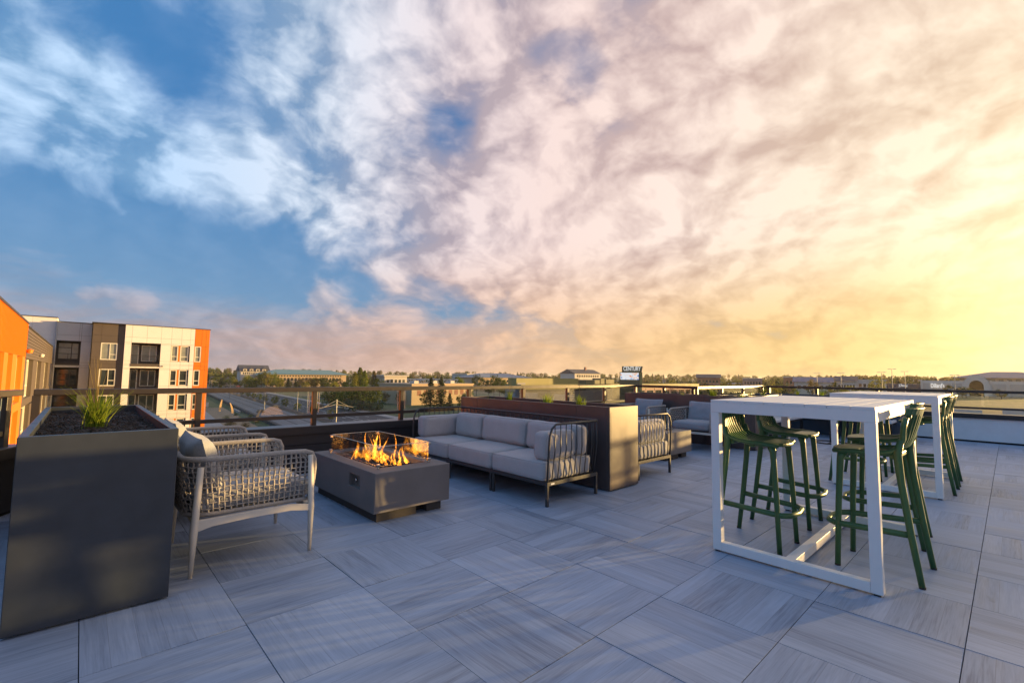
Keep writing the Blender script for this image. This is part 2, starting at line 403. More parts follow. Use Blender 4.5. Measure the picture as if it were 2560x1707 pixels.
# ------------------------------------------------------------------ deck structure
X0, XR, YA, XJ, YB = -.34, 13.42, 5.94, 9.52, 4.46      # left edge, right wall, back wall, jog, second back wall
b = MB().prism([(-4.5, -8), (XR, -8), (XR, YB), (XJ, YB), (XJ, YA), (X0+.02, YA), (-4.5, YA-8.4)], 'z', -.35, -.012)
deck = struct(b.build('deck_floor', M_joint))
def tile_mesh(rot):
    mb = MB(); h = .2980; mb.box(-h, h, -h, h, -.011, 0)
    me = mb.mesh('floor_tile'); me.materials.append(M_tile); return me
tme = tile_mesh(0)
cells = []
for i in range(-8, 24):
    for j in range(-10, 12):
        xa = .0653+.6*i; ya = .1957+.6*j
        if xa+.3 < X0-.2-(YA-ya-.3)*.5: continue
        x1, x2, y1, y2 = max(xa, -4.4), min(xa+.6, XR), max(ya, -7.9), min(ya+.6, YA if xa+.01 < XJ else YB)
        if x2-x1 < .05 or y2-y1 < .05: continue
        cells.append((x1, x2, y1, y2, (i+j) % 2))
def seen(c):
    best = 0
    for px_ in (c[0], c[1], (c[0]+c[1])/2):
        for py_ in (c[2], c[3], (c[2]+c[3])/2):
            d = Vector((px_, py_, -EYE)); z = d.dot(Fv)
            if z < .1: continue
            u = d.dot(Rv)/z*FPX; v = d.dot(Uv)/z*FPX
            if abs(u) < 1340 and -920 < v < 900: best = max(best, 1/z)
    return best
cells.sort(key=lambda c: -seen(c))
rest = MB()
for k, (x1, x2, y1, y2, par) in enumerate(cells):
    full = x2-x1 > .599 and y2-y1 > .599
    if seen(cells[k]) > 0 and k < 300:
        if full:
            o = obj('floor_tile', tme, None, deck); o.location = ((x1+x2)/2, (y1+y2)/2, random.uniform(-.0011, .0011))
            o.rotation_euler = (random.uniform(-.002, .002), random.uniform(-.002, .002), PI/2 if par else 0)
            if random.random() < .5: o.rotation_euler.z += PI
        else:
            mb = MB(); cx, cy = (x1+x2)/2, (y1+y2)/2
            mb.box(x1-cx+.0015, x2-cx-.0015, y1-cy+.0015, y2-cy-.0015, -.011, 0)
            o = mb.build('floor_tile', M_tile, deck); o.location = (cx, cy, 0)
    else: rest.box(x1+.0015, x2-.0015, y1+.0015, y2-.0015, -.0112, -.0002)
stuff(rest.build('remaining_tiles', M_tile, deck))

# parapets: each wall is a thing (panel boards, cap, base gap)
def parapet(label, axis, fixed, a, b, side, finish, th=.22, z=.575, boards=3):
    """axis 'x': runs along x at y=fixed (inner face), body on +y; axis 'y': runs along y at x=fixed, body on side"""
    t = thing('parapet_wall', label, 'parapet', ((a+b)/2 if axis == 'x' else fixed, fixed if axis == 'x' else (a+b)/2, 0))
    L = (b-a)/2
    def bx(mb, n0, n1, l0, l1, z0, z1):
        if axis == 'x': mb.box(l0, l1, n0, n1, z0, z1)
        else: mb.box(min(side*n0, side*n1), max(side*n0, side*n1), l0, l1, z0, z1)
        return mb
    if finish == 'boards':
        bx(MB(), .02, th, -L, L, -.6, z-.07).build('core', M_dark, t)
        hh = (z-.07-.03)/boards
        for k in range(boards):
            bx(MB(), 0, .018, -L, L, .03+k*hh+.003, .03+(k+1)*hh-.003).build('board', M_siding, t, bevel=.002)
    else:
        bx(MB(), 0, th, -L, L, .035, z-.055).build('wall_panel', finish, t)
        bx(MB(), .03, th, -L, L, -.6, .035).build('base_gap', M_dark, t)
    bx(MB(), -.03, th+.03, -L, L, z-.07 if finish == 'boards' else z-.055, z).build('cap', M_cap, t, bevel=.004)
    bx(MB(), -.034, -.03, -L, L, z-.095, z-.01).build('cap_fascia', M_siding if finish == 'boards' else M_black, t)
    return t
parapet('dark boarded parapet with flat cap behind the burning fire table', 'x', YA, X0, XJ, 1, 'boards')
parapet('short dark parapet turning the corner behind the far planter', 'y', XJ, YB, YA, 1, M_siding)
parapet('parapet behind the corner bench under the sunlit far rail', 'x', YB, XJ, XR, 1, M_stucco)
parapet('white stucco parapet along the right edge with dark cap', 'y', XR, -8, YB, 1, M_stucco)
lw_ = parapet('dark low wall at the left edge beside the near planter', 'x', 0, -3.2, 0, 1, M_siding); LA = math.atan2(2, 1)
lw_.location = (X0+.02-1.6*math.cos(LA), YA-1.6*math.sin(LA), 0); lw_.rotation_euler.z = LA

def railing(label, axis, fixed, a, b, posts, glass_on=True):
    t = thing('railing', label, 'railing', (a, fixed, 0) if axis == 'x' else (fixed, a, 0))
    o = a
    def bx(mb, l0, l1, n0, n1, z0, z1):
        l0 -= o; l1 -= o
        if axis == 'x': mb.box(l0, l1, n0, n1, z0, z1)
        else: mb.box(n0, n1, l0, l1, z0, z1)
        return mb
    bx(MB(), a-.02, b+.02, -.032, .032, .995, 1.05).build('top_rail', M_rail, t, bevel=.004)
    for p in posts:
        bx(MB(), p-.028, p+.028, -.026, .026, .25, .994).build('post', M_rail, t, bevel=.003)
        bx(MB(), p-.045, p+.045, -.030, .034, .30, .50).build('bracket', M_black, t, bevel=.004)
    pp = sorted(posts)
    for q0, q1 in zip(pp[:-1], pp[1:]):
        bx(MB(), q0+.0285, q1-.0285, -.018, .018, .665, .708).build('mid_rail', M_rail, t, bevel=.002)
        if glass_on:
            g_ = bx(MB(), q0+.06, q1-.06, -.005, .005, .725, .985).build('glass_pane', M_glass, t)
            for e0 in (q0+.0575, q1-.0605): bx(MB(), e0, e0+.003, -.0055, .0055, .726, .984).build('polished_edge', M_edge, g_)
    return t
railing('long bronze guard rail behind the fire table and sofa', 'x', YA+.06, -.28, 9.56, [-.28+1.23*k for k in range(9)])
railing('short shaded guard rail turning toward the sunlit rail', 'y', 9.56, 4.56, 5.94, [4.60, 5.27])
railing('sunlit guard rail along the back of the corner bench', 'x', YB+.06, 9.56, 13.42, [9.56, 10.8, 12.05, 13.36])
railing('dark guard rail on the white stucco parapet at right', 'y', XR+.08, -7, 4.44, [4.40, 3.30, 2.09, .86, -.38, -1.6, -2.85, -4.1, -5.3, -6.5])
lr_ = railing('dark guard rail at the left edge beside the near planter', 'x', 0, 0, 3.1, [.06, 1.5, 2.97])
lr_.location = (X0+.02-3.15*math.cos(LA)-.05, YA-3.15*math.sin(LA)+.03, 0); lr_.rotation_euler.z = LA

# ------------------------------------------------------------------ planters and grasses
def planter(label, x0, x1, y0, y1, h, seams, material=None):
    t = thing('planter', label, 'planter', ((x0+x1)/2, (y0+y1)/2, 0)); mt = material or M_planter
    hx, hy = (x1-x0)/2, (y1-y0)/2; th = .035; cx, cy = (x0+x1)/2, (y0+y1)/2
    for s in (-1, 1):
        MB().box(-hx, hx, min(s*hy, s*(hy-th)), max(s*hy, s*(hy-th)), .012, h).build('end_panel', mt, t, bevel=.003)
        ys = [-hy+th+.001] + [q-cy for q in seams] + [hy-th-.001]
        for a, b_ in zip(ys[:-1], ys[1:]):
            MB().box(min(s*hx, s*(hx-th)), max(s*hx, s*(hx-th)), a+.0012, b_-.0012, .012, h).build('side_panel', mt, t, bevel=.002)
    MB().box(-hx+th, hx-th, -hy+th, hy-th, .012, h-.16).build('liner', M_dark, t)
    # soil surface with mulch chips
    n = 26; mx = 12; v = []; f = []
    for i in range(mx+1):
        for j in range(n+1):
            px_ = -hx+th+(2*hx-2*th)*i/mx; py_ = -hy+th+(2*hy-2*th)*j/n
            v.append((px_, py_, h-.055+.014*mnoise.noise(Vector((px_*6+cx, py_*6+cy, 0)))+.008*mnoise.noise(Vector((px_*17, py_*17, cx)))))
    for i in range(mx):
        for j in range(n): f.append((i*(n+1)+j, (i+1)*(n+1)+j, (i+1)*(n+1)+j+1, i*(n+1)+j+1))
    MB().add(v, f).build('soil', M_soil, t, smooth=True)
    ch = MB(); rr = random.Random(int(cx*100))
    for k in range(1100):
        px_ = rr.uniform(-hx+th+.01, hx-th-.01); py_ = rr.uniform(-hy+th+.01, hy-th-.01); a = rr.uniform(0, PI)
        l = rr.uniform(.006, .022); w = rr.uniform(.003, .007)
        d = Vector((math.cos(a)*l, math.sin(a)*l, rr.uniform(-.008, .01)))
        c_ = Vector((px_, py_, h-.045+rr.uniform(-.008, .008))); ch.bar(c_-d, c_+d, w, w*.7)
    stuff(ch.build('mulch_chips', M_chip, t, fix=False))
    return t
planter('tall charcoal planter with one green grass tuft, nearest at left', -.20, .418, 3.16, 5.56, .912, [3.96, 4.76])
planter('bronze planter with sunlit end between the two sofas', 4.212, 4.772, 2.965, 5.64, .90, [3.42, 4.34, 5.25], M_planter2)
planter('bronze planter behind the two blue-cushioned armchairs', 8.50, 9.08, 3.00, 5.60, .90, [3.87, 4.73], M_planter2)
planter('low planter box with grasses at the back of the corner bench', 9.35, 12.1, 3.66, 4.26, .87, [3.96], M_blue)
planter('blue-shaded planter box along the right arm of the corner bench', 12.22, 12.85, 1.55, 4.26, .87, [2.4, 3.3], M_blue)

def tuft(label, loc, n, hgt, spread, stems=0, sh=.5, group='grasses growing in the planters', seed=0):
    rr = random.Random(seed); t = thing('ornamental_grass', label, 'grass plant', loc, 0, group)
    mb = MB()
    for k in range(n):
        a = rr.uniform(0, 2*PI); L = hgt*rr.uniform(.45, 1.0); out = spread*rr.uniform(.15, 1.0)*(L/hgt)**.5; w = rr.uniform(.0022, .0042)
        bx, by = rr.gauss(0, .022), rr.gauss(0, .022); dx, dy = math.cos(a), math.sin(a)
        seg = 5; droop = rr.uniform(.0, .35); v = []; f = []
        for i in range(seg+1):
            q = i/seg; r_ = out*q**1.5; zz = L*(q-droop*q*q*.6); ww = w*(1-q**2.2)+.0003
            v += [(bx+dx*r_-dy*ww, by+dy*r_+dx*ww, zz), (bx+dx*r_+dy*ww, by+dy*r_-dx*ww, zz+.001)]
        for i in range(seg): f.append((2*i, 2*i+1, 2*i+3, 2*i+2))
        mb.add(v, f)
    mb.build('blades', M_blade, t, fix=False)
    if stems:
        sm_ = MB()
        for k in range(stems):
            a = rr.uniform(0, 2*PI); L = sh*rr.uniform(.7, 1.); o_ = .16*L*rr.uniform(.2, 1)
            pts = [(0, 0, 0), (math.cos(a)*o_*.3, math.sin(a)*o_*.3, L*.55), (math.cos(a)*o_, math.sin(a)*o_, L)]
            sm_.tube(pts, [.0016, .0013, .0006], 4)
        sm_.build('seed_stems', M_straw, t, fix=False)
    return t
tuft('bright green grass tuft with long stems in the near charcoal planter', (.085, 4.02, .855), 170, .29, .20, 9, .46, seed=1)
T = [('first grass tuft from the fire table end in the bronze planter', 4.5, 5.3, 20, .07, 0, 0), ('tall grass tuft with a very long stem in the bronze planter', 4.5, 4.88, 60, .22, 3, .55),
     ('bushy yellow-green grass tuft midway along the bronze planter', 4.48, 4.12, 85, .19, 1, .45), ('tight upright grass tuft near the sunlit end of the bronze planter', 4.47, 3.58, 65, .20, 5, .55),
     ('tiny seedling closest to the sunlit end of the bronze planter', 4.48, 3.16, 16, .05, 0, 0)]
for k, (lb, x, y, n, h, st, sh) in enumerate(T): tuft(lb, (x, y, .845), n, h, .10, st, sh, seed=10+k)
for k, (lb, x, y, n, h) in enumerate([('pale wispy grass at the far end of the armchair planter', 8.8, 4.45, 45, .12), ('largest green grass tuft in the planter behind the armchairs', 8.78, 3.85, 80, .24),
     ('thin grass tuft near the close end of the armchair planter', 8.78, 3.32, 40, .14)]): tuft(lb, (x, y, .845), n, h, .13, 0, 0, seed=30+k)
for k, (x, y, h, st, lb) in enumerate([(11.75, 3.95, .24, 4, 'leftmost stemmed grass in the corner bench planter'), (12.5, 3.45, .22, 3, 'grass with thin stems left of the paired rail post'), (12.5, 2.95, .25, 5, 'upright grass in front of the paired rail post'), (12.5, 2.35, .2, 2, 'short grass at the near end of the right bench planter'), (10.9, 3.95, .16, 1, 'low grass behind the sunlit planter edge')]):
    tuft(lb, (x, y, .815), 55, h, .12, st, .5, seed=50+k)

# ------------------------------------------------------------------ rope armchairs (front faces local +x)
def rope_chair(label):
    t = thing('rope_armchair', label, 'armchair', group='woven rope armchairs on the deck')
    for sy in (-1, 1):
        MB().tube([(.69, sy*.385, 0), (.688, sy*.387, .30), (.672, sy*.383, .655)], [.0115, .021, .017], 10).build('leg', M_leg, t, smooth=True)
        MB().tube([(.0, sy*.385, 0), (.004, sy*.387, .26), (.022, sy*.38, .645)], [.0115, .022, .018], 10).build('leg', M_leg, t, smooth=True)
        sb = MB()
        pts = [(.015, .265), (.10, .285), (.30, .295), (.55, .295), (.675, .275), (.675, .320), (.55, .338), (.30, .338), (.10, .335), (.015, .335)]
        sb.prism(pts, 'y', sy*.387-.012, sy*.387+.012); sb.build('side_rail', M_leg, t, bevel=.004)
    MB().box(.655, .695, -.372, .372, .285, .32).build('front_cross_rail', M_leg, t, bevel=.004); MB().box(.01, .05, -.37, .37, .285, .32).build('rear_cross_rail', M_leg, t, bevel=.004)
    # U-shaped shell path
    def U(s_, fl=0.0):
        w = .362+fl; xb = -.055-fl; rc = .15; segs = [.69-(xb+rc), rc*PI/2, 2*(w-rc), rc*PI/2, .69-(xb+rc)]
        q = s_*sum(segs)
        if q <= segs[0]: return (.69-q, -w), (0, -1)
        q -= segs[0]
        if q <= segs[1]:
            a = q/rc; return (xb+rc-rc*math.sin(a), -w+rc-rc*math.cos(a)), (-math.sin(a), -math.cos(a))
        q -= segs[1]
        if q <= segs[2]: return (xb, -w+rc+q), (-1, 0)
        q -= segs[2]
        if q <= segs[3]:
            a = q/rc; return (xb+rc-rc*math.cos(a), w-rc+rc*math.sin(a)), (-math.cos(a), math.sin(a))
        q -= segs[3]; return (xb+rc+q, w), (0, 1)
    zb, zt = .345, .672; rr = random.Random(4)
    NV, NH = 62, 10; mb = MB()
    jit = [rr.uniform(-.003, .003) for _ in range(NV+1)]; jz = [rr.uniform(-.004, .004) for _ in range(NH+1)]
    def S(s_, z, off=0.):
        k = (z-zb)/(zt-zb); fl = -.028+.028*min(1, k*1.2)
        # front edge rounds off at the top
        (px_, py_), (nx, ny) = U(s_, fl); px_ -= .06*max(0, k-.82)/.18*max(0, (px_-.6)/.09)
        return (px_+nx*off, py_+ny*off, z)
    for i in range(NV+1):
        s_ = (i+.3)/(NV+.6); pts = []
        for j in range(NH*2+1):
            z = zb+(zt-zb)*j/(NH*2); of = .0055*(1 if ((j//2+i) % 2) else -1)*(1 if j % 2 else .2)
            pts.append(S(min(.999, max(.001, s_+jit[i]*(.6+.4*math.sin(z*40+i)))), z, of))
        mb.tube(pts, .0068, 4, flat=.6)
    for j in range(1, NH):
        z = zb+(zt-zb)*(j+.0)/NH; pts = []
        for i in range(NV+1):
            s_ = (i+.3)/(NV+.6); of = -.0055*(1 if ((j+i) % 2) else -1)
            pts.append(S(s_, z+jz[j]*math.sin(i*.5+j)+rr.uniform(-.0022, .0022), of))
        mb.tube(pts, .0068, 4, flat=.6)
    mb.build('woven_panel', M_rope, t, smooth=True, fix=False)
    # wrapped rim: top loop, front uprights, bottom loop
    top = [(*U(s_/60)[0], .682+.006*math.sin(PI*s_/60)) for s_ in range(3, 58)]
    def front(sg):
        y_ = sg*.362; return [(.64, y_, .68), (.685, y_, .665), (.705, y_, .62), (.708, y_, .56), (.700, y_*.985, .44), (.690, y_*.96, .345)]
    rim = list(reversed(front(-1))) + top[1:-1] + front(1)
    MB().tube(rim, [.0165]*len(rim), 10).build('arm_rim', M_rope, t, smooth=True)
    bot = [(*U(s_/50, -.028)[0], .345) for s_ in range(0, 51)]
    MB().tube(bot, .0145, 8).build('base_rim', M_rope, t, smooth=True)
    MB().box(-.0, .66, -.32, .32, .335, .35).build('seat_deck', M_frame, t)
    cushion(MB(), .02, .71, -.325, .325, .352, .475, .045, .018).build('seat_cushion', M_cush, t, smooth=True)
    cm = MB(); pillow(cm, .078, .31, .20)
    c_ = cm.build('back_cushion', M_cush, t, smooth=True); c_.location = (.085, 0, .615); c_.rotation_euler = (0, R(-16), 0)
    return t
ch = rope_chair('rope armchair nearest the charcoal planter, facing the burning fire table')
ch.location = (.548, 3.765, 0)
dup(ch, (.555, 4.93, 0), 0, 'rope armchair by the back rail, behind the nearer rope armchair')
dup(ch, (8.33, 3.76, 0), PI+.02, 'rope armchair with blue-grey cushions beside the white bar table leg')
dup(ch, (8.33, 4.90, 0), PI-.02, 'rope armchair half hidden behind the sunlit wire sofa arm')

# ------------------------------------------------------------------ wire frame sofas (front faces local -x)
def sofa(label, loc, rot):
    t = thing('wire_sofa', label, 'sofa', loc, rot, 'wire frame sofas either side of the bronze planter')
    HX, HY = .39, 1.215; zt = .765
    fr = MB()
    fr.box(-HX, HX, -HY, -HY+.028, .19, .225).box(-HX, HX, HY-.028, HY, .19, .225)
    fr.box(-HX, -HX+.03, -HY+.03, HY-.03, .19, .225).box(HX-.03, HX, -HY+.03, HY-.03, .19, .225)
    for y in (-.4, .4): fr.box(-HX+.03, HX-.03, y-.02, y+.02, .192, .222)
    fr.build('base_frame', M_frame, t, bevel=.003)
    MB().box(-HX+.03, HX-.03, -HY+.03, HY-.03, .214, .226).build('deck_board', M_dark, t)
    for y in (-HY+.014, -.385, -.43, .385, .43, HY-.014):
        for x in (-HX+.014, HX-.014): MB().box(x-.013, x+.013, y-.013, y+.013, 0, .19).build('leg', M_frame, t, bevel=.002)
    # arm hoop + back rail as one bent tube
    def armpts(sg):
        y = sg*(HY-.012)
        return [(-HX+.012, y, .225), (-HX+.01, y+sg*.012, .38), (-HX+.012, y+sg*.02, .55), (-HX+.022, y+sg*.022, .66), (-HX+.05, y+sg*.022, .725), (-HX+.11, y+sg*.022, zt), (HX-.02, y+sg*.022, zt)]
    a1 = armpts(-1); a2 = armpts(1)
    rail = a1 + [(HX+.01, -HY+.04, zt), (HX+.01, HY-.04, zt)] + a2[::-1]
    MB().tube(rail, .0115, 8).build('top_rail', M_frame, t, smooth=True)
    rods = []
    for sg in (-1, 1):
        for k in range(9):
            x = -HX+.075+k*.082; y = sg*(HY-.012)
            rods.append([(x, y, .22), (x+.006, y+sg*.01, .34), (x+.018, y+sg*.026, .52), (x+.02, y+sg*.022, zt if x > -HX+.1 else .74)])
    for k in range(29):
        y = -HY+.06+k*(2*HY-.12)/28; x = HX-.014
        rods.append([(x, y, .22), (x+.01, y, .36), (x+.03, y, .55), (x+.024, y, zt)])
    for p in rods: MB().tube(p, .0055, 5).build('rod', M_frame, t, smooth=True, fix=False)
    ys = [-HY+.035, -.40, .40, HY-.035]
    for a, b_ in zip(ys[:-1], ys[1:]):
        c_ = cushion(MB(), -HX-.01, HX-.05, a+.004, b_-.004, .228, .405, .035, .012).build('seat_cushion', M_sofa, t, smooth=True); piping(c_, -HX-.01, HX-.05, a+.004, b_-.004, .228, .405, .035, 2, M_sofa)
    bs = [-HY+.05, -.40, .40, HY-.25]
    for a, b_ in zip(bs[:-1], bs[1:]):
        cm = MB(); cushion(cm, -.10, .10, -(b_-a)/2+.004, (b_-a)/2-.004, -.155, .155, .055, .025, axis=0)
        c_ = cm.build('back_cushion', M_sofa, t, smooth=True); piping(c_, -.10, .10, -(b_-a)/2+.004, (b_-a)/2-.004, -.155, .155, .055, 0, M_sofa); c_.location = (.215, (a+b_)/2, .562); c_.rotation_euler = (0, R(6), 0)
    for sg, x1 in ((-1, .10), (1, .30)):
        cm = MB(); cushion(cm, -HX+.03, x1, sg*(HY-.23), sg*(HY-.05), .405, .685, .055, .015, axis=1) if sg > 0 else cushion(cm, -HX+.03, x1, -HY+.05, -HY+.23, .405, .685, .055, .015, axis=1)
        c_ = cm.build('arm_cushion', M_sofa, t, smooth=True); piping(c_, -HX+.03, x1, min(sg*(HY-.23), sg*(HY-.05)), max(sg*(HY-.23), sg*(HY-.05)), .405, .685, .055, 1, M_sofa)
    MB().box(-HX+.05, -HX+.10, -HY-.002, -HY, .2, .214).build('maker_tag', M_white, t)
    return t
sofa('grey cushioned black wire sofa facing the burning fire table', (3.665, 4.225, 0), 0)
sofa('sunlit wire sofa on the far side of the bronze planter', (5.31, 4.27, 0), PI)

# ------------------------------------------------------------------ fire tables
def fire_table(label, loc, full):
    t = thing('fire_table', label, 'fire table', loc, 0, 'concrete fire tables'); HX, HY = .372, .70; z0, z1 = .085, .412
    ox, oy = .235, .50
    # body as frame around burner opening
    b = MB(); b.box(-HX, HX, -HY, -oy, z1-.05, z1).box(-HX, HX, oy, HY, z1-.05, z1).box(-HX, -ox, -oy, oy, z1-.05, z1).box(ox, HX, -oy, oy, z1-.05, z1)
    bm = bmesh.new(); me = bpy.data.meshes.new('body')
    def grid(xs, ys, z): return
    # shell drawn as one closed solid with an opening in its top and a control niche in its left face
    mb = MB(); N = (-.42, -.20, .235, .345)      # niche y0,y1,z0,z1 on the -x face
    mb.add([(-HX,-HY,z0),(HX,-HY,z0),(HX,HY,z0),(-HX,HY,z0)], [(0,3,2,1)])
    mb.add([(-HX,-HY,z1),(HX,-HY,z1),(HX,HY,z1),(-HX,HY,z1),(-ox,-oy,z1),(ox,-oy,z1),(ox,oy,z1),(-ox,oy,z1)], [(0,1,5,4),(1,2,6,5),(2,3,7,6),(3,0,4,7)])
    mb.add([(HX,-HY,z0),(HX,HY,z0),(HX,HY,z1),(HX,-HY,z1)], [(0,1,2,3)]); mb.add([(-HX,HY,z0),(HX,HY,z0),(HX,HY,z1),(-HX,HY,z1)], [(0,1,2,3)])
    mb.add([(-HX,-HY,z0),(HX,-HY,z0),(HX,-HY,z1),(-HX,-HY,z1)], [(0,1,2,3)])
    o = [(-HX,-HY,z0),(-HX,HY,z0),(-HX,HY,z1),(-HX,-HY,z1),(-HX,N[0],N[2]),(-HX,N[1],N[2]),(-HX,N[1],N[3]),(-HX,N[0],N[3])]
    mb.add(o, [(0,1,5,4),(1,2,6,5),(2,3,7,6),(3,0,4,7)])
    q = o[4:]; q2 = [(p[0]+.05, p[1], p[2]) for p in q]; mb.add(q+q2, [(0,1,5,4),(1,2,6,5),(2,3,7,6),(3,0,4,7),(4,5,6,7)])
    q = [(-ox,-oy,z1),(ox,-oy,z1),(ox,oy,z1),(-ox,oy,z1)]; q2 = [(p[0], p[1], z1-.10) for p in q]; mb.add(q+q2, [(0,1,5,4),(1,2,6,5),(2,3,7,6),(3,0,4,7)])
    o_ = mb.build('body', M_conc, t, fix=False)
    bm.from_mesh(o_.data); bmesh.ops.remove_doubles(bm, verts=bm.verts, dist=1e-5); bmesh.ops.recalc_face_normals(bm, faces=bm.faces); bm.to_mesh(o_.data); bm.free()
    bv = o_.modifiers.new('bevel', 'BEVEL'); bv.width = .006; bv.segments = 2; bv.limit_method = 'ANGLE'
    MB().box(-ox-.01, ox+.01, -oy-.01, oy+.01, z1-.11, z1-.098).build('burner_pan', M_pan, t)
    # plinth in two feet with a gap between them
    MB().box(-HX+.05, .06, -HY+.06, HY-.06, 0, z0).build('foot', M_plinth, t, bevel=.004)
    MB().box(.17, HX-.05, -HY+.06, HY-.06, 0, z0).build('foot', M_plinth, t, bevel=.004)
    MB().box(.06, .17, -HY+.15, HY-.15, .0, z0-.002).build('gas_bay', M_dark, t)
    k = MB().lathe([(.014, 0), (.016, .006), (.012, .016)], n=14).build('knob', M_steel, t, smooth=True); k.location = (-HX+.048, -.26, .285); k.rotation_euler = (0, -PI/2, 0)
    if not full: return t
    rk = MB(); rr = random.Random(2)
    for _ in range(420):
        r_ = rr.uniform(.010, .022); c_ = Vector((rr.uniform(-ox+.02, ox-.02), rr.uniform(-oy+.02, oy-.02), z1-.08+rr.uniform(0, .055)))
        v = [c_+Vector((a*r_*rr.uniform(.7, 1.2), b_*r_*rr.uniform(.7, 1.2), c2*r_*rr.uniform(.6, 1.1))) for a, b_, c2 in ((1,0,0),(-1,0,0),(0,1,0),(0,-1,0),(0,0,1),(0,0,-1))]
        rk.add(v, [(0,2,4),(2,1,4),(1,3,4),(3,0,4),(2,0,5),(1,2,5),(3,1,5),(0,3,5)])
    stuff(rk.build('lava_rocks', M_lava, t, fix=False))
    gx, gy = .255, .52; g0, g1 = z1+.018, z1+.185
    for s in (-1, 1):
        p_ = MB().box(-gx+.012, gx-.012, s*gy-.003, s*gy+.003, g0, g1).build('guard_pane', M_guard, t)
        MB().box(-gx+.014, gx-.014, s*gy-.0034, s*gy+.0034, g1-.0005, g1+.003).build('polished_edge', M_edge, p_)
        p_ = MB().box(s*gx-.003, s*gx+.003, -gy+.012, gy-.012, g0, g1).build('guard_pane', M_guard, t)
        MB().box(s*gx-.0034, s*gx+.0034, -gy+.014, gy-.014, g1-.0005, g1+.003).build('polished_edge', M_edge, p_)
        for s2 in (-1, 1):
            for zc in (z1+.024, g1-.018):
                c_ = MB().box(s*gx-.014, s*gx+.014, s2*gy-.014, s2*gy+.014, zc-.012, zc+.012)
                if zc < z1+.05: c_.lathe([(.011, 0), (.009, .012)], (s*gx, s2*gy, z1), 10)
                c_.build('corner_clip', M_steel, t, bevel=.003)
    return t
ft = fire_table('concrete fire table burning with flames inside a glass wind guard', (2.185, 4.275, 0), True)
fire_table('unlit fire table with a sunlit side in front of the far armchairs', (6.71, 4.15, 0), False)
# flames: a thing that rises from the burner
def flame_mat():
    M = bpy.data.materials.new('flame'); M.use_nodes = True; t = NT(M.node_tree); t.n.clear()
    out = t.node('ShaderNodeOutputMaterial'); tc = t.node('ShaderNodeTexCoord').outputs['Generated']
    oc = t.node('ShaderNodeTexCoord').outputs['Object']
    z = t.node('ShaderNodeSeparateXYZ', {0: oc}).outputs[2]
    n = t.noise(t.vm('MULTIPLY', oc, (1., 1., .40)), 46., 4., .6, dist=2.0)
    lw = t.node('ShaderNodeLayerWeight', {'Blend': .35}).outputs['Facing']
    core = t.m('SUBTRACT', n, t.m('MULTIPLY', lw, .22))
    col = t.ramp(core, [(.26, (.65, .07, .002)), (.42, (1.0, .20, .006)), (.56, (1.0, .38, .025)), (.72, (1.0, .62, .12))])
    em = t.node('ShaderNodeEmission', {'Color': col, 'Strength': t.m('MULTIPLY', t.sm(core, .33, .66, .0, .80), t.sm(lw, .90, .25, .0, 1.))})
    tr = t.node('ShaderNodeBsdfTransparent'); ad = t.node('ShaderNodeAddShader')
    t.l.new(tr.outputs[0], ad.inputs[0]); t.l.new(em.outputs[0], ad.inputs[1]); t.l.new(ad.outputs[0], out.inputs[0]); return M
M_flame = flame_mat()
fl = thing('flames', 'orange flames rising from lava rock in the lit fire table', 'fire', (2.185, 4.275, .372))
rr = random.Random(11)
def tongue(x, y, h, w, sway, ph):
    pts = []; rad = []
    for i in range(15):
        q = i/14; a = ph+q*2.3
        pts.append((x+sway*q*math.sin(a)*1.1, y+sway*q*math.cos(a*1.1)*.9, h*q)); rad.append(max(.0006, w*(math.sin(PI*min(1, .20+q*.80))**1.1)*(1-q*.55)*(1+.30*math.sin(7*q+ph*2))))
    MB().tube(pts, rad, 12, flat=.42).build('flame_tongue', M_flame, fl, smooth=True, fix=False)
for cx_, cy_, hh, nn_, sp_ in ((.0, .03, .31, 15, .075), (-.09, .27, .19, 8, .05), (.06, -.27, .22, 10, .06), (.02, -.12, .13, 6, .06), (-.03, .15, .14, 5, .05)):
    for q_ in range(nn_):
        tongue(cx_+rr.gauss(0, sp_)*.8, cy_+rr.gauss(0, sp_), hh*rr.uniform(.3, .95), rr.uniform(.013, .028), rr.uniform(.02, .055), rr.uniform(0, 6.28))
pl_ = bpy.data.lights.new('fire_glow', 'POINT'); pl_.energy = 1.5; pl_.color = (1, .42, .10); pl_.shadow_soft_size = .15
po = bpy.data.objects.new('fire_glow', pl_); C.objects.link(po); po.location = (2.185, 4.275, .56)

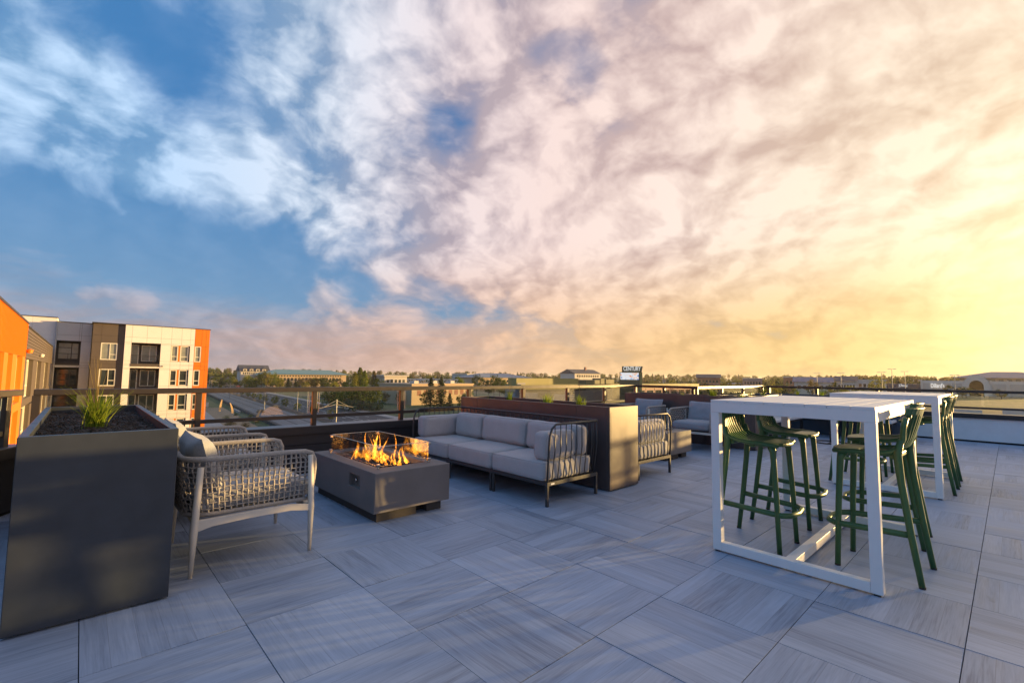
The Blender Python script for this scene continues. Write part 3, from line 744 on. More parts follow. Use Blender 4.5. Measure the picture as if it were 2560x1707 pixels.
# ------------------------------------------------------------------ bar tables
def bar_table(label, loc):
    t = thing('bar_table', label, 'bar table', loc, 0, 'white aluminium bar tables'); HX, HY, H = .79, .482, 1.072; w = .058
    for sx in (-1, 1):
        xa, xb = sorted((sx*HX, sx*(HX-w)))
        for sy in (-1, 1):
            ya, yb = sorted((sy*HY, sy*(HY-w))); MB().box(xa, xb, ya, yb, .012, H-.09).build('leg', M_white, t, bevel=.0025)
            MB().box(xa+.01, xb-.01, ya+.012, yb-.012, 0, .0115).build('foot_pad', M_black, t)
        MB().box(xa, xb, -HY+w+.0005, HY-w-.0005, .012, .07).build('floor_bar', M_white, t, bevel=.0025)
        MB().box(xa, xb, -HY, HY, H-.0895, H-.0185).build('end_apron', M_white, t, bevel=.0025)
    for sy in (-1, 1):
        ya, yb = sorted((sy*HY, sy*(HY-.03))); MB().box(-HX+w+.0005, HX-w-.0005, ya, yb, H-.0895, H-.0185).build('side_apron', M_white, t, bevel=.0025)
    MB().box(-HX+w, HX-w, -.03, .03, .0125, .0695).build('stretcher', M_white, t, bevel=.0025)
    n = 8; bw = 2*HY/n
    for k in range(n): MB().box(-HX, HX, -HY+k*bw+.0015, -HY+(k+1)*bw-.0015, H-.018, H).build('top_board', M_white, t, bevel=.0015)
    return t
bar_table('white bar table nearest the camera with green stools', (4.185, 1.022, 0))
bar_table('second white bar table further along the deck', (7.39, 1.0, 0))

# ------------------------------------------------------------------ green bar stools (front faces local +y)
def stool(label):
    t = thing('bar_stool', label, 'bar stool', group='green resin bar stools at the bar tables')
    prof = [(-.232, 1.055), (-.218, 1.0), (-.198, .93), (-.175, .865), (-.145, .812), (-.10, .782), (-.04, .768), (.03, .763), (.09, .764)]
    def at(x, y, z):
        k = max(0, min(1, (z-.80)/.15)); c = (x/.205)**2
        return (x*(1-.06*k), y+.045*k*c, z-.012*(1-c)*(1-k))
    for k in range(9):
        x = -.164+k*.041
        MB().sweep([at(x, y, z) for y, z in prof], .0138, .013).build('slat', M_green, t, smooth=True)
    # side members: thicker edges of back and seat
    for s in (-1, 1):
        e = [at(s*.197, y, z) for y, z in prof[1:]] + [(s*.196, .15, .758), (s*.17, .215, .752)]
        MB().tube(e, [.017]*len(e), 8, flat=.9).build('side_member', M_green, t, smooth=True)
    # top band joins the slats
    tb = MB(); nn = 10
    for z0_, z1_, dy in ((1.015, 1.058, 0),):
        v = []; f = []
        for i in range(nn+1):
            x = -.205+.41*i/nn
            for zz in (z0_, z1_):
                p = at(x, -.222-(zz-1.015)*.27, zz); v += [(p[0], p[1]-.009, p[2]), (p[0], p[1]+.009, p[2])]
        for i in range(nn):
            a = i*4; c_ = (i+1)*4
            f += [(a, c_, c_+2, a+2), (a+1, a+3, c_+3, c_+1), (a+2, c_+2, c_+3, a+3), (a, a+1, c_+1, c_)]
        f += [(0, 2, 3, 1), (nn*4, nn*4+1, nn*4+3, nn*4+2)]; tb.add(v, f)
    tb.build('top_band', M_green, t, smooth=False, bevel=.003)
    # solid front of the seat, rounded in plan
    sf = MB(); out = []
    for i in range(17):
        a = PI*i/16; out.append((-.205*math.cos(a), .085+.165*math.sin(a)**.75))
    sf.prism(out, 'z', .742, .768); sf.build('seat_front', M_green, t, bevel=.009, seg=3)
    MB().box(-.19, .19, -.125, -.085, .735, .768).build('rear_beam', M_green, t, bevel=.008)
    MB().box(-.19, .19, .02, .06, .728, .750).build('under_beam', M_green, t, bevel=.006)
    for s in (-1, 1):
        MB().tube([(s*.168, .165, .752), (s*.172, .178, .70), (s*.18, .195, .4), (s*.19, .21, 0)], [.030, .021, .0185, .0165], 10).build('leg', M_green, t, smooth=True)
        MB().tube([(s*.197, -.15, .86), (s*.198, -.128, .77), (s*.203, -.142, .6), (s*.212, -.178, .3), (s*.22, -.22, 0)], [.017, .024, .020, .019, .0165], 10).build('leg', M_green, t, smooth=True)
    for gx_, gy_ in ((-.19, .21), (.19, .21), (-.22, -.22), (.22, -.22)): MB().lathe([(.0172, 0), (.0172, .012)], (gx_, gy_, 0), 10).build('foot_glide', M_black, t)
    fr_ = [(-.21, -.178, .295), (-.198, .0, .285), (-.188, .16, .276), (-.178, .225, .273), (-.13, .268, .272), (0, .285, .271), (.13, .268, .272), (.178, .225, .273), (.188, .16, .276), (.198, .0, .285), (.21, -.178, .295)]
    MB().tube(fr_, .0145, 8, flat=1.35).build('footrest', M_green, t, smooth=True)
    return t
s0 = stool('green bar stool nearest the sofa, left side of the closest table'); s0.location = (3.835, 1.357, 0); s0.rotation_euler.z = PI
dup(s0, (4.62, 1.385, 0), PI+.03, 'green bar stool at the closest table, far one on its left side')
dup(s0, (3.955, .62, 0), -.03, 'closest green bar stool, right side of the nearest table')
dup(s0, (4.77, .70, 0), .02, 'green bar stool on the right of the nearest table, further one')
dup(s0, (7.02, 1.335, 0), PI, 'green bar stool at the second table, its near left seat')
dup(s0, (7.82, 1.335, 0), PI-.03, 'green bar stool at the second table, its far left seat')
dup(s0, (7.19, .675, 0), 0, 'green bar stool at the second table, its near right seat')
dup(s0, (7.83, .68, 0), .02, 'green bar stool at the second table, its far right seat')

# ------------------------------------------------------------------ corner bench and ring-based table
M_slat = mat('bench_slat', (.62, .62, .63), .5, var=.08, vscale=6, rnd=.06)
bt = thing('corner_bench', 'slatted corner bench with pale boards on black legs', 'bench', (11.5, 3.1, 0))
k = 0
x = -1.95
while x < .06:
    MB().box(x, x+.052, .0, .53, .385, .43).build('slat', M_slat, bt, bevel=.003); x += .078
y = -1.5
while y < -.02:
    MB().box(.10, .68, y, y+.052, .385, .43).build('slat', M_slat, bt, bevel=.003); y += .078
MB().box(-1.95, .08, .03, .07, .34, .3845).box(-1.95, .68, .46, .50, .34, .3845).box(.13, .17, -1.5, .02, .34, .3845).box(.60, .64, -1.5, .45, .34, .3845).build('bearer', M_black, bt)
for x, y in ((-1.8, .05), (-.9, .05), (-1.8, .48), (-.9, .48), (.15, -1.4), (.15, -.6), (.62, -1.4), (.62, -.6), (.12, .05)):
    MB().box(x-.025, x+.025, y-.025, y+.025, 0, .34).build('leg', M_black, bt)
rt = thing('ring_table', 'black post standing on a floor ring in front of the bench', 'side table', (10.75, 2.42, 0))
MB().tube([(.27*math.cos(2*PI*i/32), .27*math.sin(2*PI*i/32), .012) for i in range(32)], .011, 8, closed=True).build('ring_base', M_black, rt, smooth=True)
MB().box(-.27, .27, -.012, .012, .004, .02).build('cross_bar', M_black, rt)
MB().lathe([(.022, 0), (.022, .62)], (0, 0, .012), 12).build('post', M_black, rt, smooth=True)
MB().lathe([(.24, 0), (.25, .008), (.25, .018), (.24, .022)], (0, 0, .63), 28).build('top', M_black, rt, smooth=True)
# ------------------------------------------------------------------ terrain
GZ = -15.0
def sst(a, b, x):
    q = max(0., min(1., (x-a)/(b-a))); return q*q*(3-2*q)
def terrain(x, y):
    d = math.hypot(x, y); a = math.degrees(math.atan2(x, y))
    z = GZ + 10.5*sst(620, 1500, d)
    rt_ = sst(66, 80, a) if a > 0 else 0
    z2 = GZ + 6.0*sst(90, 240, d) + 4.5*sst(300, 1300, d)
    return z*(1-rt_) + z2*rt_
def pol(px, d):
    """photo column and ground distance -> point on the terrain"""
    r_ = ray(px, 935); h = math.hypot(r_.x, r_.y); x, y = r_.x/h*d, r_.y/h*d
    return Vector((x, y, terrain(x, y)))
def zpix(px, py, d):
    """height seen at a photo pixel at ground distance d"""
    r_ = ray(px, py); return EYE + r_.z/math.hypot(r_.x, r_.y)*d
def ground_mat():
    M = bpy.data.materials.new('ground'); M.use_nodes = True; t = NT(M.node_tree); b = t.n['Principled BSDF']
    p = t.node('ShaderNodeNewGeometry').outputs['Position']
    n = t.noise(p, .012, 6., .6); n2 = t.noise(p, .35, 5., .65)
    c = t.ramp(n, [(.30, (.09, .115, .035)), (.45, (.14, .145, .05)), (.55, (.22, .18, .09)), (.68, (.26, .21, .14))])
    c = t.mix(1., c, t.ramp(n2, [(.3, (.7, .7, .7)), (.7, (1.25, 1.25, 1.25))]), 'MULTIPLY')
    t.put(b.inputs['Base Color'], c); b.inputs['Roughness'].default_value = .95; return M
g = MB(); rings = [0, 20, 50, 80, 110, 140, 170, 200, 230, 260, 300, 350, 400, 500, 600, 700, 800, 900, 1000, 1150, 1300, 1500, 2000, 3000, 5000, 9000, 16000]; NA = 120
v = [(0, 0, GZ)]
for r_ in rings[1:]:
    for j in range(NA):
        a = 2*PI*j/NA; x, y = r_*math.sin(a), r_*math.cos(a); v.append((x, y, terrain(x, y)))
f = [(0, 1+(j+1) % NA, 1+j) for j in range(NA)]
for i in range(len(rings)-2):
    for j in range(NA): a = 1+i*NA; f.append((a+j, a+(j+1) % NA, a+NA+(j+1) % NA, a+NA+j))
struct(g.add(v, f).build('ground', ground_mat(), smooth=True))
M_asph = mat('asphalt', (.065, .064, .068), .85, var=.15, vscale=.08)
M_walk = mat('sidewalk', (.36, .33, .30), .85, var=.1, vscale=.2)
M_ball = mat('ballast', (.11, .105, .10), .95, var=.25, vscale=1.5)
M_railst = mat('rail_steel', (.07, .065, .06), .5)
M_paint = mat('road_paint', (.70, .68, .62), .7)
M_verge = mat('verge_grass', (.055, .085, .025), .95, var=.4, vscale=.3)
M_dirt = mat('dirt', (.30, .21, .12), .95, var=.3, vscale=.25)
M_lawn = mat('lawn', (.07, .10, .035), .95, var=.3, vscale=.06)
SL = .095
def strip(name, u0_, u1_, y0, y1, z, m_, kind=True, parent=None):
    v = [(SL*y0+u0_, y0, z), (SL*y0+u1_, y0, z), (SL*y1+u1_, y1, z), (SL*y1+u0_, y1, z)]
    o = MB().add(v, [(0, 1, 2, 3)]).build(name, m_, parent)
    return struct(o) if kind else o
def slab(name, u0_, u1_, y0, y1, z0, z1, m_):
    P = [(SL*y0+u0_, y0), (SL*y0+u1_, y0), (SL*y1+u1_, y1), (SL*y1+u0_, y1)]
    return struct(MB().prism(P, 'z', z0, z1).build(name, m_))
strip('plaza_pavement', -5, 17, 60, 240, GZ+.02, M_walk)
strip('dirt_bed', 17, 25, 60, 245, GZ+.03, M_dirt)
strip('verge', 25, 29.3, 60, 560, GZ+.025, M_verge)
slab('track_bed', 29.5, 40.5, 60, 560, GZ, GZ+.45, M_ball)
M_trk = mat('track_slab', (.21, .20, .20), .9, var=.2, vscale=.4)
tr_ = struct(strip('track_slab', 31, 39.5, 60, 560, GZ+.47, M_trk))
slab('track_wall', 28.7, 29.45, 60, 560, GZ, GZ+1.0, mat('track_wall', (.05, .05, .05), .9))
for u in (34.9, 35.3): strip('drain', u-.1, u+.1, 60, 560, GZ+.485, M_dark, False, tr_)
for u in (32.2, 33.65, 36.6, 38.05): strip('rail', u-.12, u+.12, 60, 560, GZ+.50, M_railst, False, tr_)
slab('track_walk', 40.5, 44.0, 60, 560, GZ, GZ+.2, M_trk)
road = strip('road', 46.5, 69.5, 60, 560, GZ+.012, M_asph)
for u in (51.5, 55.4, 60.4, 64.3):
    for yy in range(80, 540, 12): strip('lane_mark', u-.1, u+.1, yy, yy+4, GZ+.02, M_paint, False, road)
strip('median_line', 57.7, 57.95, 60, 540, GZ+.02, M_paint, False, road)
slab('kerb_walk', 69.5, 73.5, 60, 540, GZ, GZ+.13, M_walk)
slab('near_kerb', 45.2, 46.5, 60, 540, GZ, GZ+.13, M_walk)
cr = struct(MB().box(30, 520, 556, 580, GZ, GZ+.03).build('cross_road', M_asph))
strip('lawn', 73.5, 130, 90, 300, GZ+.03, M_lawn)
pk = pol(1150, 300); struct(MB().box(110, 220, 285, 330, GZ, GZ+.04).build('parking_lot', M_asph))
pr = [pol(1950, 170), pol(2420, 330), pol(2240, 440), pol(1950, 300)]
# fence of slim posts beside the tracks
M_fence = mat('fence', (.20, .17, .15), .6)
fn = thing('track_fence', 'long low picket fence between the tracks and the road', 'fence', (SL*100+44.4, 100, GZ))
yy = 0.
while yy < 300:
    MB().box(SL*yy-.06, SL*yy+.06, yy-.06, yy+.06, 0, 1.5).build('post', M_fence, fn); yy += 3.0
for z in (.25, 1.35): MB().bar((0, 0, z), (SL*300, 300, z), .06, .08).build('fence_rail', M_fence, fn)
pk_ = MB(); yy = .3
while yy < 300:
    if yy % 3 > .2: pk_.box(SL*yy-.025, SL*yy+.025, yy-.04, yy+.04, .25, 1.35)
    yy += .3
stuff(pk_.build('pickets', M_fence, fn, fix=False))

# ------------------------------------------------------------------ trees
def crown_mesh(name, seed, kind, m_):
    rr = random.Random(seed); mb = MB()
    def leaf(c, s_, flat=0):
        n = Vector((rr.gauss(0, 1), rr.gauss(0, 1), rr.gauss(0, 1)+flat)).normalized(); a = n.orthogonal().normalized(); b_ = n.cross(a)
        an = rr.uniform(0, PI); a, b_ = a*math.cos(an)+b_*math.sin(an), b_*math.cos(an)-a*math.sin(an)
        mb.add([c-a*s_, c+b_*s_*.6, c+a*s_, c-b_*s_*.6], [(0, 1, 2, 3)])
    if kind == 'round':      # unit tree: height 1, crown .2..1
        lumps = []
        for k in range(34):
            a = rr.uniform(0, 2*PI); z = rr.uniform(-1, 1); r_ = math.sqrt(max(0, 1-z*z))*rr.uniform(.55, 1.0)
            lumps.append((Vector((r_*math.cos(a)*.36, r_*math.sin(a)*.36, .60+z*.33*rr.uniform(.8, 1))), rr.uniform(.07, .135)))
        for c, r_ in lumps:
            for q in range(46):
                d = Vector((rr.gauss(0, 1), rr.gauss(0, 1), rr.gauss(0, .8))).normalized()*r_*rr.uniform(.4, 1.05); leaf(c+d, rr.uniform(.016, .034))
    elif kind == 'conifer':
        for k in range(46):
            h = .1+.88*k/46; L = (.26*(1-h)**.85+.015)*rr.uniform(.75, 1.15)
            for q in range(7):
                a = rr.uniform(0, 2*PI)
                for i in range(7):
                    e = (i+rr.uniform(.3, 1))/7; leaf(Vector((math.cos(a)*L*e, math.sin(a)*L*e, h-.10*L*e+rr.uniform(-.012, .012))), rr.uniform(.014, .028), .6)
    elif kind == 'poplar':
        for k in range(1500):
            z = rr.uniform(0, 1); w = .17*math.sin(PI*min(1, .12+z*.86))**.7; a = rr.uniform(0, 2*PI); r_ = w*math.sqrt(rr.uniform(.1, 1))*(1+.25*math.sin(5*a+9*z+seed))
            leaf(Vector((math.cos(a)*r_, math.sin(a)*r_, .12+z*.88)), rr.uniform(.015, .032))
    elif kind == 'shrub':
        lumps = [(Vector((rr.uniform(-.42, .42), rr.uniform(-.42, .42), rr.uniform(.12, .72))), rr.uniform(.16, .27)) for k in range(22)]
        for c, r_ in lumps:
            k_ = 1-.55*max(0, c.z-.2)
            for q in range(60):
                d = Vector((rr.gauss(0, 1), rr.gauss(0, 1), rr.gauss(0, 1))).normalized()*r_*rr.uniform(.5, 1.05); p = Vector((c.x*k_, c.y*k_, c.z))+d; p.z = max(.02, p.z); leaf(p, rr.uniform(.022, .05))
    me = mb.mesh(name); me.materials.append(m_); return me
def trunk_mesh(kind):
    mb = MB()
    if kind in ('round', 'poplar'):
        mb.tube([(0, 0, -.03), (.004, .002, .2), (-.006, .004, .5), (.0, .0, .8)], [.022, .017, .011, .003], 7)
        if kind == 'round':
            for a in (0.3, 1.6, 2.9, 4.2, 5.4): mb.tube([(0, 0, .28), (math.cos(a)*.12, math.sin(a)*.12, .48), (math.cos(a)*.24, math.sin(a)*.24, .64)], [.010, .006, .002], 5)
    elif kind == 'conifer': mb.tube([(0, 0, -.03), (0, 0, .5), (0, 0, .98)], [.020, .011, .002], 7)
    else:
        for a in (0, 1.3, 2.6, 3.9, 5.1): mb.tube([(0, 0, -.03), (math.cos(a)*.12, math.sin(a)*.12, .3), (math.cos(a)*.22, math.sin(a)*.22, .6)], [.025, .016, .004], 5)
    me = mb.mesh('trunk'); me.materials.append(M_bark); return me
CR = {}
for kind, ns in (('round', 3), ('conifer', 2), ('poplar', 1), ('shrub', 3)):
    for k in range(ns):
        for mi in ((4,) if kind == 'conifer' else (0, 1, 2, 3)): CR[(kind, k, mi)] = crown_mesh('crown', 17*k+len(kind), kind, M_leaf[mi])
TR = {k: trunk_mesh(k) for k in ('round', 'conifer', 'poplar', 'shrub')}
trs = random.Random(5)
def tree(name, label, loc, h, w=1.0, kind='round', mi=0, group=None):
    t = thing(name, label, 'tree' if kind != 'shrub' else 'shrub', loc, trs.uniform(0, 6.28), group)
    ks = [k for k in CR if k[0] == kind and (k[2] == mi or kind == 'conifer')]
    obj('trunk', TR[kind], None, t); obj('crown', CR[trs.choice(ks)], None, t)
    t.scale = (h*w, h*w, h); return t
# (photo column, distance, height, width factor, kind, leaf, label)
ORD = ['first', 'second', 'third', 'fourth', 'fifth', 'sixth', 'seventh', 'eighth', 'ninth', 'tenth', 'eleventh', 'twelfth', 'thirteenth', 'fourteenth', 'fifteenth', 'sixteenth', 'seventeenth', 'eighteenth', 'nineteenth', 'twentieth']
def row(items, fmt, group, name=None):
    items = sorted(items)
    for k, (px, d, h, w, kind, mi) in enumerate(items):
        tree(name or {'round': 'broadleaf_tree', 'conifer': 'pine_tree', 'poplar': 'poplar_tree', 'shrub': 'bush'}[kind], fmt.format(ORD[k]), pol(px, d), h, w, kind, mi, group)
for k, yy in enumerate((150, 172, 196, 218, 240, 264, 282, 300, 322, 345)):
    tree('sapling', f'{ORD[k]} young street tree from the near end of the roadside row', (SL*yy+46.0, yy, GZ+.13), trs.uniform(4.2, 5.4), .95, 'round', trs.choice((0, 0, 2)), 'young street trees along the kerb')
row([(540, 560, 12, .9, 'round', 0), (556, 590, 13, .9, 'round', 2), (575, 580, 10, 1., 'round', 0), (590, 560, 9, 1., 'round', 2), (565, 540, 8, 1.1, 'round', 1)], '{} broadleaf tree from the left by the far intersection', 'trees by the far intersection')
row([(618, 520, 14, .9, 'round', 2), (628, 500, 13, .8, 'round', 0), (655, 470, 17, .8, 'round', 0), (668, 465, 19, .7, 'round', 2), (684, 470, 17, .8, 'round', 0), (700, 450, 12, 1., 'round', 2), (722, 440, 11, 1.1, 'conifer', 4), (740, 430, 10, 1.1, 'conifer', 4), (765, 430, 9, 1., 'round', 2), (788, 440, 13, .8, 'round', 3), (812, 440, 13, .9, 'round', 1), (836, 400, 10, 1., 'round', 2)], '{} tree from the left in front of the teal-roofed school', 'trees in front of the school')
row([(888, 300, 17, .75, 'poplar', 2), (900, 320, 20, .9, 'poplar', 0), (912, 310, 18, .8, 'poplar', 0), (936, 330, 18, .7, 'poplar', 3), (948, 320, 14, .9, 'round', 0), (958, 350, 16, .7, 'round', 2), (872, 340, 12, 1., 'round', 0)], '{} tall tree from the left between the school and the white truss', 'tall trees beside the lawn')
row([(830, 250, 9, 1.5, 'shrub', 0), (850, 245, 10, 1.3, 'shrub', 1), (880, 225, 12, 1.25, 'shrub', 0), (905, 215, 13, 1.2, 'shrub', 1), (925, 225, 11, 1.2, 'shrub', 0)], '{} big rounded bush from the left beside the kerb and lawn', 'bushes on the lawn edge')
row([(1078, 225, 15, 1.1, 'conifer', 4), (1104, 222, 15.5, 1.1, 'conifer', 4), (1126, 215, 8, 1.2, 'conifer', 4), (1064, 235, 8, 1.1, 'round', 1)], '{} tree from the left in front of the orange-tan building', 'pines in front of the tan building')
row([(1160, 190, 9, .9, 'round', 1), (1172, 195, 11, .8, 'round', 0), (1192, 190, 6, 1., 'shrub', 1), (1000, 250, 7, .9, 'round', 1), (965, 255, 7, 1., 'round', 3), (1040, 280, 9, 1., 'round', 3)], '{} small tree from the left at the foot of the tan building', 'small trees by the tan building')
row([(1192, 360, 17, .9, 'round', 1), (1222, 330, 14, .9, 'round', 1), (1236, 325, 17, .8, 'round', 1), (1250, 335, 15, .9, 'round', 0), (1262, 330, 12, 1., 'round', 1), (1275, 320, 9, 1.1, 'round', 0), (1150, 380, 16, .8, 'round', 0), (1140, 390, 15, .8, 'round', 1)], '{} dark tree from the left between tan building and cinema', 'dark trees left of the cinema')
row([(1398, 330, 11, .8, 'conifer', 4), (1410, 330, 12, .8, 'round', 1), (1422, 335, 10, .8, 'conifer', 4), (1490, 420, 13, .9, 'round', 1), (1512, 430, 14, .9, 'round', 1), (1528, 430, 12, 1., 'round', 0)], '{} tree from the left above the cinema roof, left of the screen', 'trees behind the cinema roof')
row([(1622, 260, 13, 1., 'round', 1), (1640, 255, 14, .95, 'round', 3), (1655, 300, 12, 1., 'round', 2), (1668, 300, 13, 1., 'round', 0), (1682, 290, 15, .9, 'round', 2), (1692, 250, 11, 1.1, 'round', 1), (1706, 255, 12, 1., 'round', 2), (1728, 260, 11, 1.2, 'round', 1), (1745, 300, 14, .9, 'round', 0), (1760, 300, 14, .9, 'round', 1), (1768, 250, 10, 1.1, 'round', 1)], '{} tree from the left right of the cinema screen', 'trees right of the cinema')
row([(1812, 260, 11, 1.2, 'round', 1), (1835, 265, 12, 1.1, 'round', 0), (1850, 260, 11, 1.1, 'round', 0), (1868, 270, 9, 1.2, 'round', 1), (1906, 220, 12, 1., 'round', 2), (1922, 222, 13, 1., 'round', 2), (1948, 260, 11, 1.1, 'round', 1), (1966, 262, 11, 1.1, 'round', 0), (2030, 300, 12, .8, 'round', 3), (2072, 240, 7, 1.3, 'round', 2), (2086, 300, 9, 1., 'round', 1)], '{} tree from the left behind the sunlit far railing', 'trees beyond the sunlit rail')
row([(2105, 250, 7, 1.3, 'round', 0), (2122, 245, 8, 1.3, 'round', 2), (2150, 240, 7, 1.4, 'round', 0), (2192, 330, 12, 1., 'round', 2), (2178, 240, 6, 1.4, 'shrub', 0), (2210, 240, 6, 1.4, 'shrub', 1), (2374, 400, 8, 1.2, 'round', 1), (2402, 390, 7, 1.3, 'round', 1), (2412, 395, 7, 1.3, 'round', 0), (2500, 390, 6, 1.6, 'round', 1)], '{} tree from the left in front of the mall walls', 'trees in front of the mall')
row([(2462, 120, 8.5, .95, 'shrub', 2), (2492, 126, 7.5, .9, 'shrub', 2), (2474, 112, 6, 1.3, 'shrub', 0), (2545, 110, 8, .95, 'shrub', 2), (2560, 118, 8, .9, 'shrub', 2), (2452, 100, 5, 1.5, 'shrub', 0), (2510, 96, 4, 1.8, 'shrub', 1), (2550, 90, 4, 1.7, 'shrub', 2)], '{} bush from the left above the white parapet cap', 'bushes above the white parapet')
# small shrubs on the dirt bed and verge
row([(560+12*k, 150+(k*37) % 60, 1.3+.4*(k % 3), 1.3, 'shrub', (0, 2, 3)[k % 3]) for k in range(9)], '{} low shrub from the left in the dirt bed by the plaza', 'low shrubs in the dirt bed')
# distant treeline: reads as one mass
rr = random.Random(9); ft_ = MB()
base = {k: CR[k] for k in CR if k[0] in ('round', 'conifer')}
lite = {}
for k, me in base.items():
    vs_ = [tuple(q.co) for q in me.vertices]; fs = [tuple(p.vertices) for p in me.polygons][::5]
    lite[k] = (vs_, fs)
def far_tree(mb, loc, h, w, key):
    vs_, fs = lite[key]; a = rr.uniform(0, 6.28); ca, sa = math.cos(a)*h*w, math.sin(a)*h*w
    for q in fs:
        o = len(mb.v)
        c = Vector(vs_[q[0]])
        for i in q:
            p = vs_[i]; c4 = (vs_[q[0]][0]+vs_[q[2]][0])/2, (vs_[q[0]][1]+vs_[q[2]][1])/2, (vs_[q[0]][2]+vs_[q[2]][2])/2
            x, y, z = (c4[i2]+(p[i2]-c4[i2])*2.3 for i2 in range(3))
            mb.v.append((loc.x+x*ca-y*sa, loc.y+x*sa+y*ca, loc.z+z*h))
        mb.f.append((o, o+1, o+2, o+3))
ml = {0: MB(), 1: MB(), 2: MB(), 3: MB(), 4: MB()}
for k in range(2000):
    px = rr.uniform(500, 2640); d = rr.choice((rr.uniform(650, 1500), rr.uniform(470, 800)))
    if px > 2380: d = rr.uniform(800, 1500)
    kind = 'conifer' if rr.random() < .2 else 'round'; key = rr.choice([q for q in lite if q[0] == kind])
    far_tree(ml[key[2]], pol(px, d), rr.uniform(8, 15)*(1.2 if d > 1100 else (.8 if d < 650 else 1)), rr.uniform(.75, 1.2), key)
tl = thing('distant_treeline', 'mass of distant suburban trees along the whole horizon', 'treeline'); del tl['category']; del tl['label']
tl['kind'] = 'stuff'
for mi, mb in ml.items():
    if mb.f: stuff(mb.build('crowns', M_leaf[mi], tl, fix=False))

# ------------------------------------------------------------------ apartment buildings
M_cream = mat('cream_panel', (.87, .82, .81), .65, var=.03, vscale=1.5, rnd=.02)
M_grey = mat('light_grey_panel', (.55, .53, .53), .65, var=.03, vscale=1.5, rnd=.02)
M_brown = mat('brown_panel', (.105, .082, .068), .6, var=.06, vscale=1.5, rnd=.03)
M_orange = mat('orange_panel', (.76, .20, .008), .5, var=.04, vscale=1.5, rnd=.03)
M_wframe = mat('window_frame', (.78, .74, .64), .5)
M_dframe = mat('dark_frame', (.035, .033, .036), .5)
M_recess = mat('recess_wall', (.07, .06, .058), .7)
def pane_mat(name, col, rough=.05):
    M = mat(name, col, rough, spec=.9, var=.3, vscale=.9); return M
M_pane = pane_mat('window_glass', (.03, .04, .045)); M_blind = pane_mat('blind_glass', (.25, .27, .25), .15)
BY = 72.0
def window(parent, x0, x1, z0, z1, y, mull=.55, cross=True, pane=None, fm=None, fw=.07):
    """window facing -y, face plane at y; frame, panes and mullion are its sub-parts"""
    fm = fm or M_wframe
    w = MB().box(x0, x1, y+.06, y+.10, z0, z1).build('window', pane or M_pane, parent)
    fr = MB().box(x0-fw*.5, x0+fw, y-.02, y+.12, z0-fw*.5, z1+fw*.5).box(x1-fw, x1+fw*.5, y-.02, y+.12, z0-fw*.5, z1+fw*.5).box(x0+fw, x1-fw, y-.02, y+.12, z0-fw*.5, z0+fw).box(x0+fw, x1-fw, y-.02, y+.12, z1-fw, z1+fw*.5)
    fr.build('frame', fm, w)
    if mull:
        xm = x0+(x1-x0)*mull; MB().box(xm-fw/2, xm+fw/2, y, y+.11, z0+fw, z1-fw).build('mullion', fm, w)
        if cross:
            zc = z0+(z1-z0)*.32; MB().box(xm+fw/2, x1-fw, y, y+.11, zc-fw/2, zc+fw/2).build('mullion', fm, w)
    return w
def facade(parent, xs, zs, holes, y, m_, th=.06, gap=.018):
    """cladding panels between joint lines, left open over windows and balconies"""
    xs = sorted(set(xs + [h[0] for h in holes] + [h[1] for h in holes])); zs = sorted(set(zs + [h[2] for h in holes] + [h[3] for h in holes]))
    used = set()
    for i in range(len(xs)-1):
        for j in range(len(zs)-1):
            cx, cz = (xs[i]+xs[i+1])/2, (zs[j]+zs[j+1])/2
            if any(h[0] < cx < h[1] and h[2] < cz < h[3] for h in holes) or (i, j) in used: continue
            j2 = j
            MB().box(xs[i]+gap/2, xs[i+1]-gap/2, y, y+th, zs[j]+gap/2, zs[j2+1]-gap/2).build('cladding_panel', m_, parent)
FL = 3.06; Z4 = 2.42; Z4T = 4.45
apt = thing('apartment_building', 'cream, brown and orange apartment block at the far left', 'building', (0, BY, GZ))
def P_(mb): # shift from world to building space
    mb.v = [(x, y-BY, z-GZ) for x, y, z in mb.v]; return mb
_b = MB.build
class BB(MB):
    pass
zz = [6.68, 5.3, 4.9] + [1.9-FL*k for k in range(5)]
holder = apt
def shift(root):
    for o in bpy.data.objects:
        if o.parent is root: o.location = (0, -BY, -GZ)
floors = [0, 1, 2, 3]
# brown block
hol = [(1.5, 3.05, Z4-FL*k, Z4T-FL*k) for k in floors]
facade(apt, [.68, 3.62], [6.7, 5.3] + [2.0-FL*k for k in range(6)], hol, BY+.25, M_brown)
for k in floors: window(apt, 1.56, 2.99, Z4+.05-FL*k, Z4T-.05-FL*k, BY+.27, .55, True, M_blind if k == 0 else M_pane)
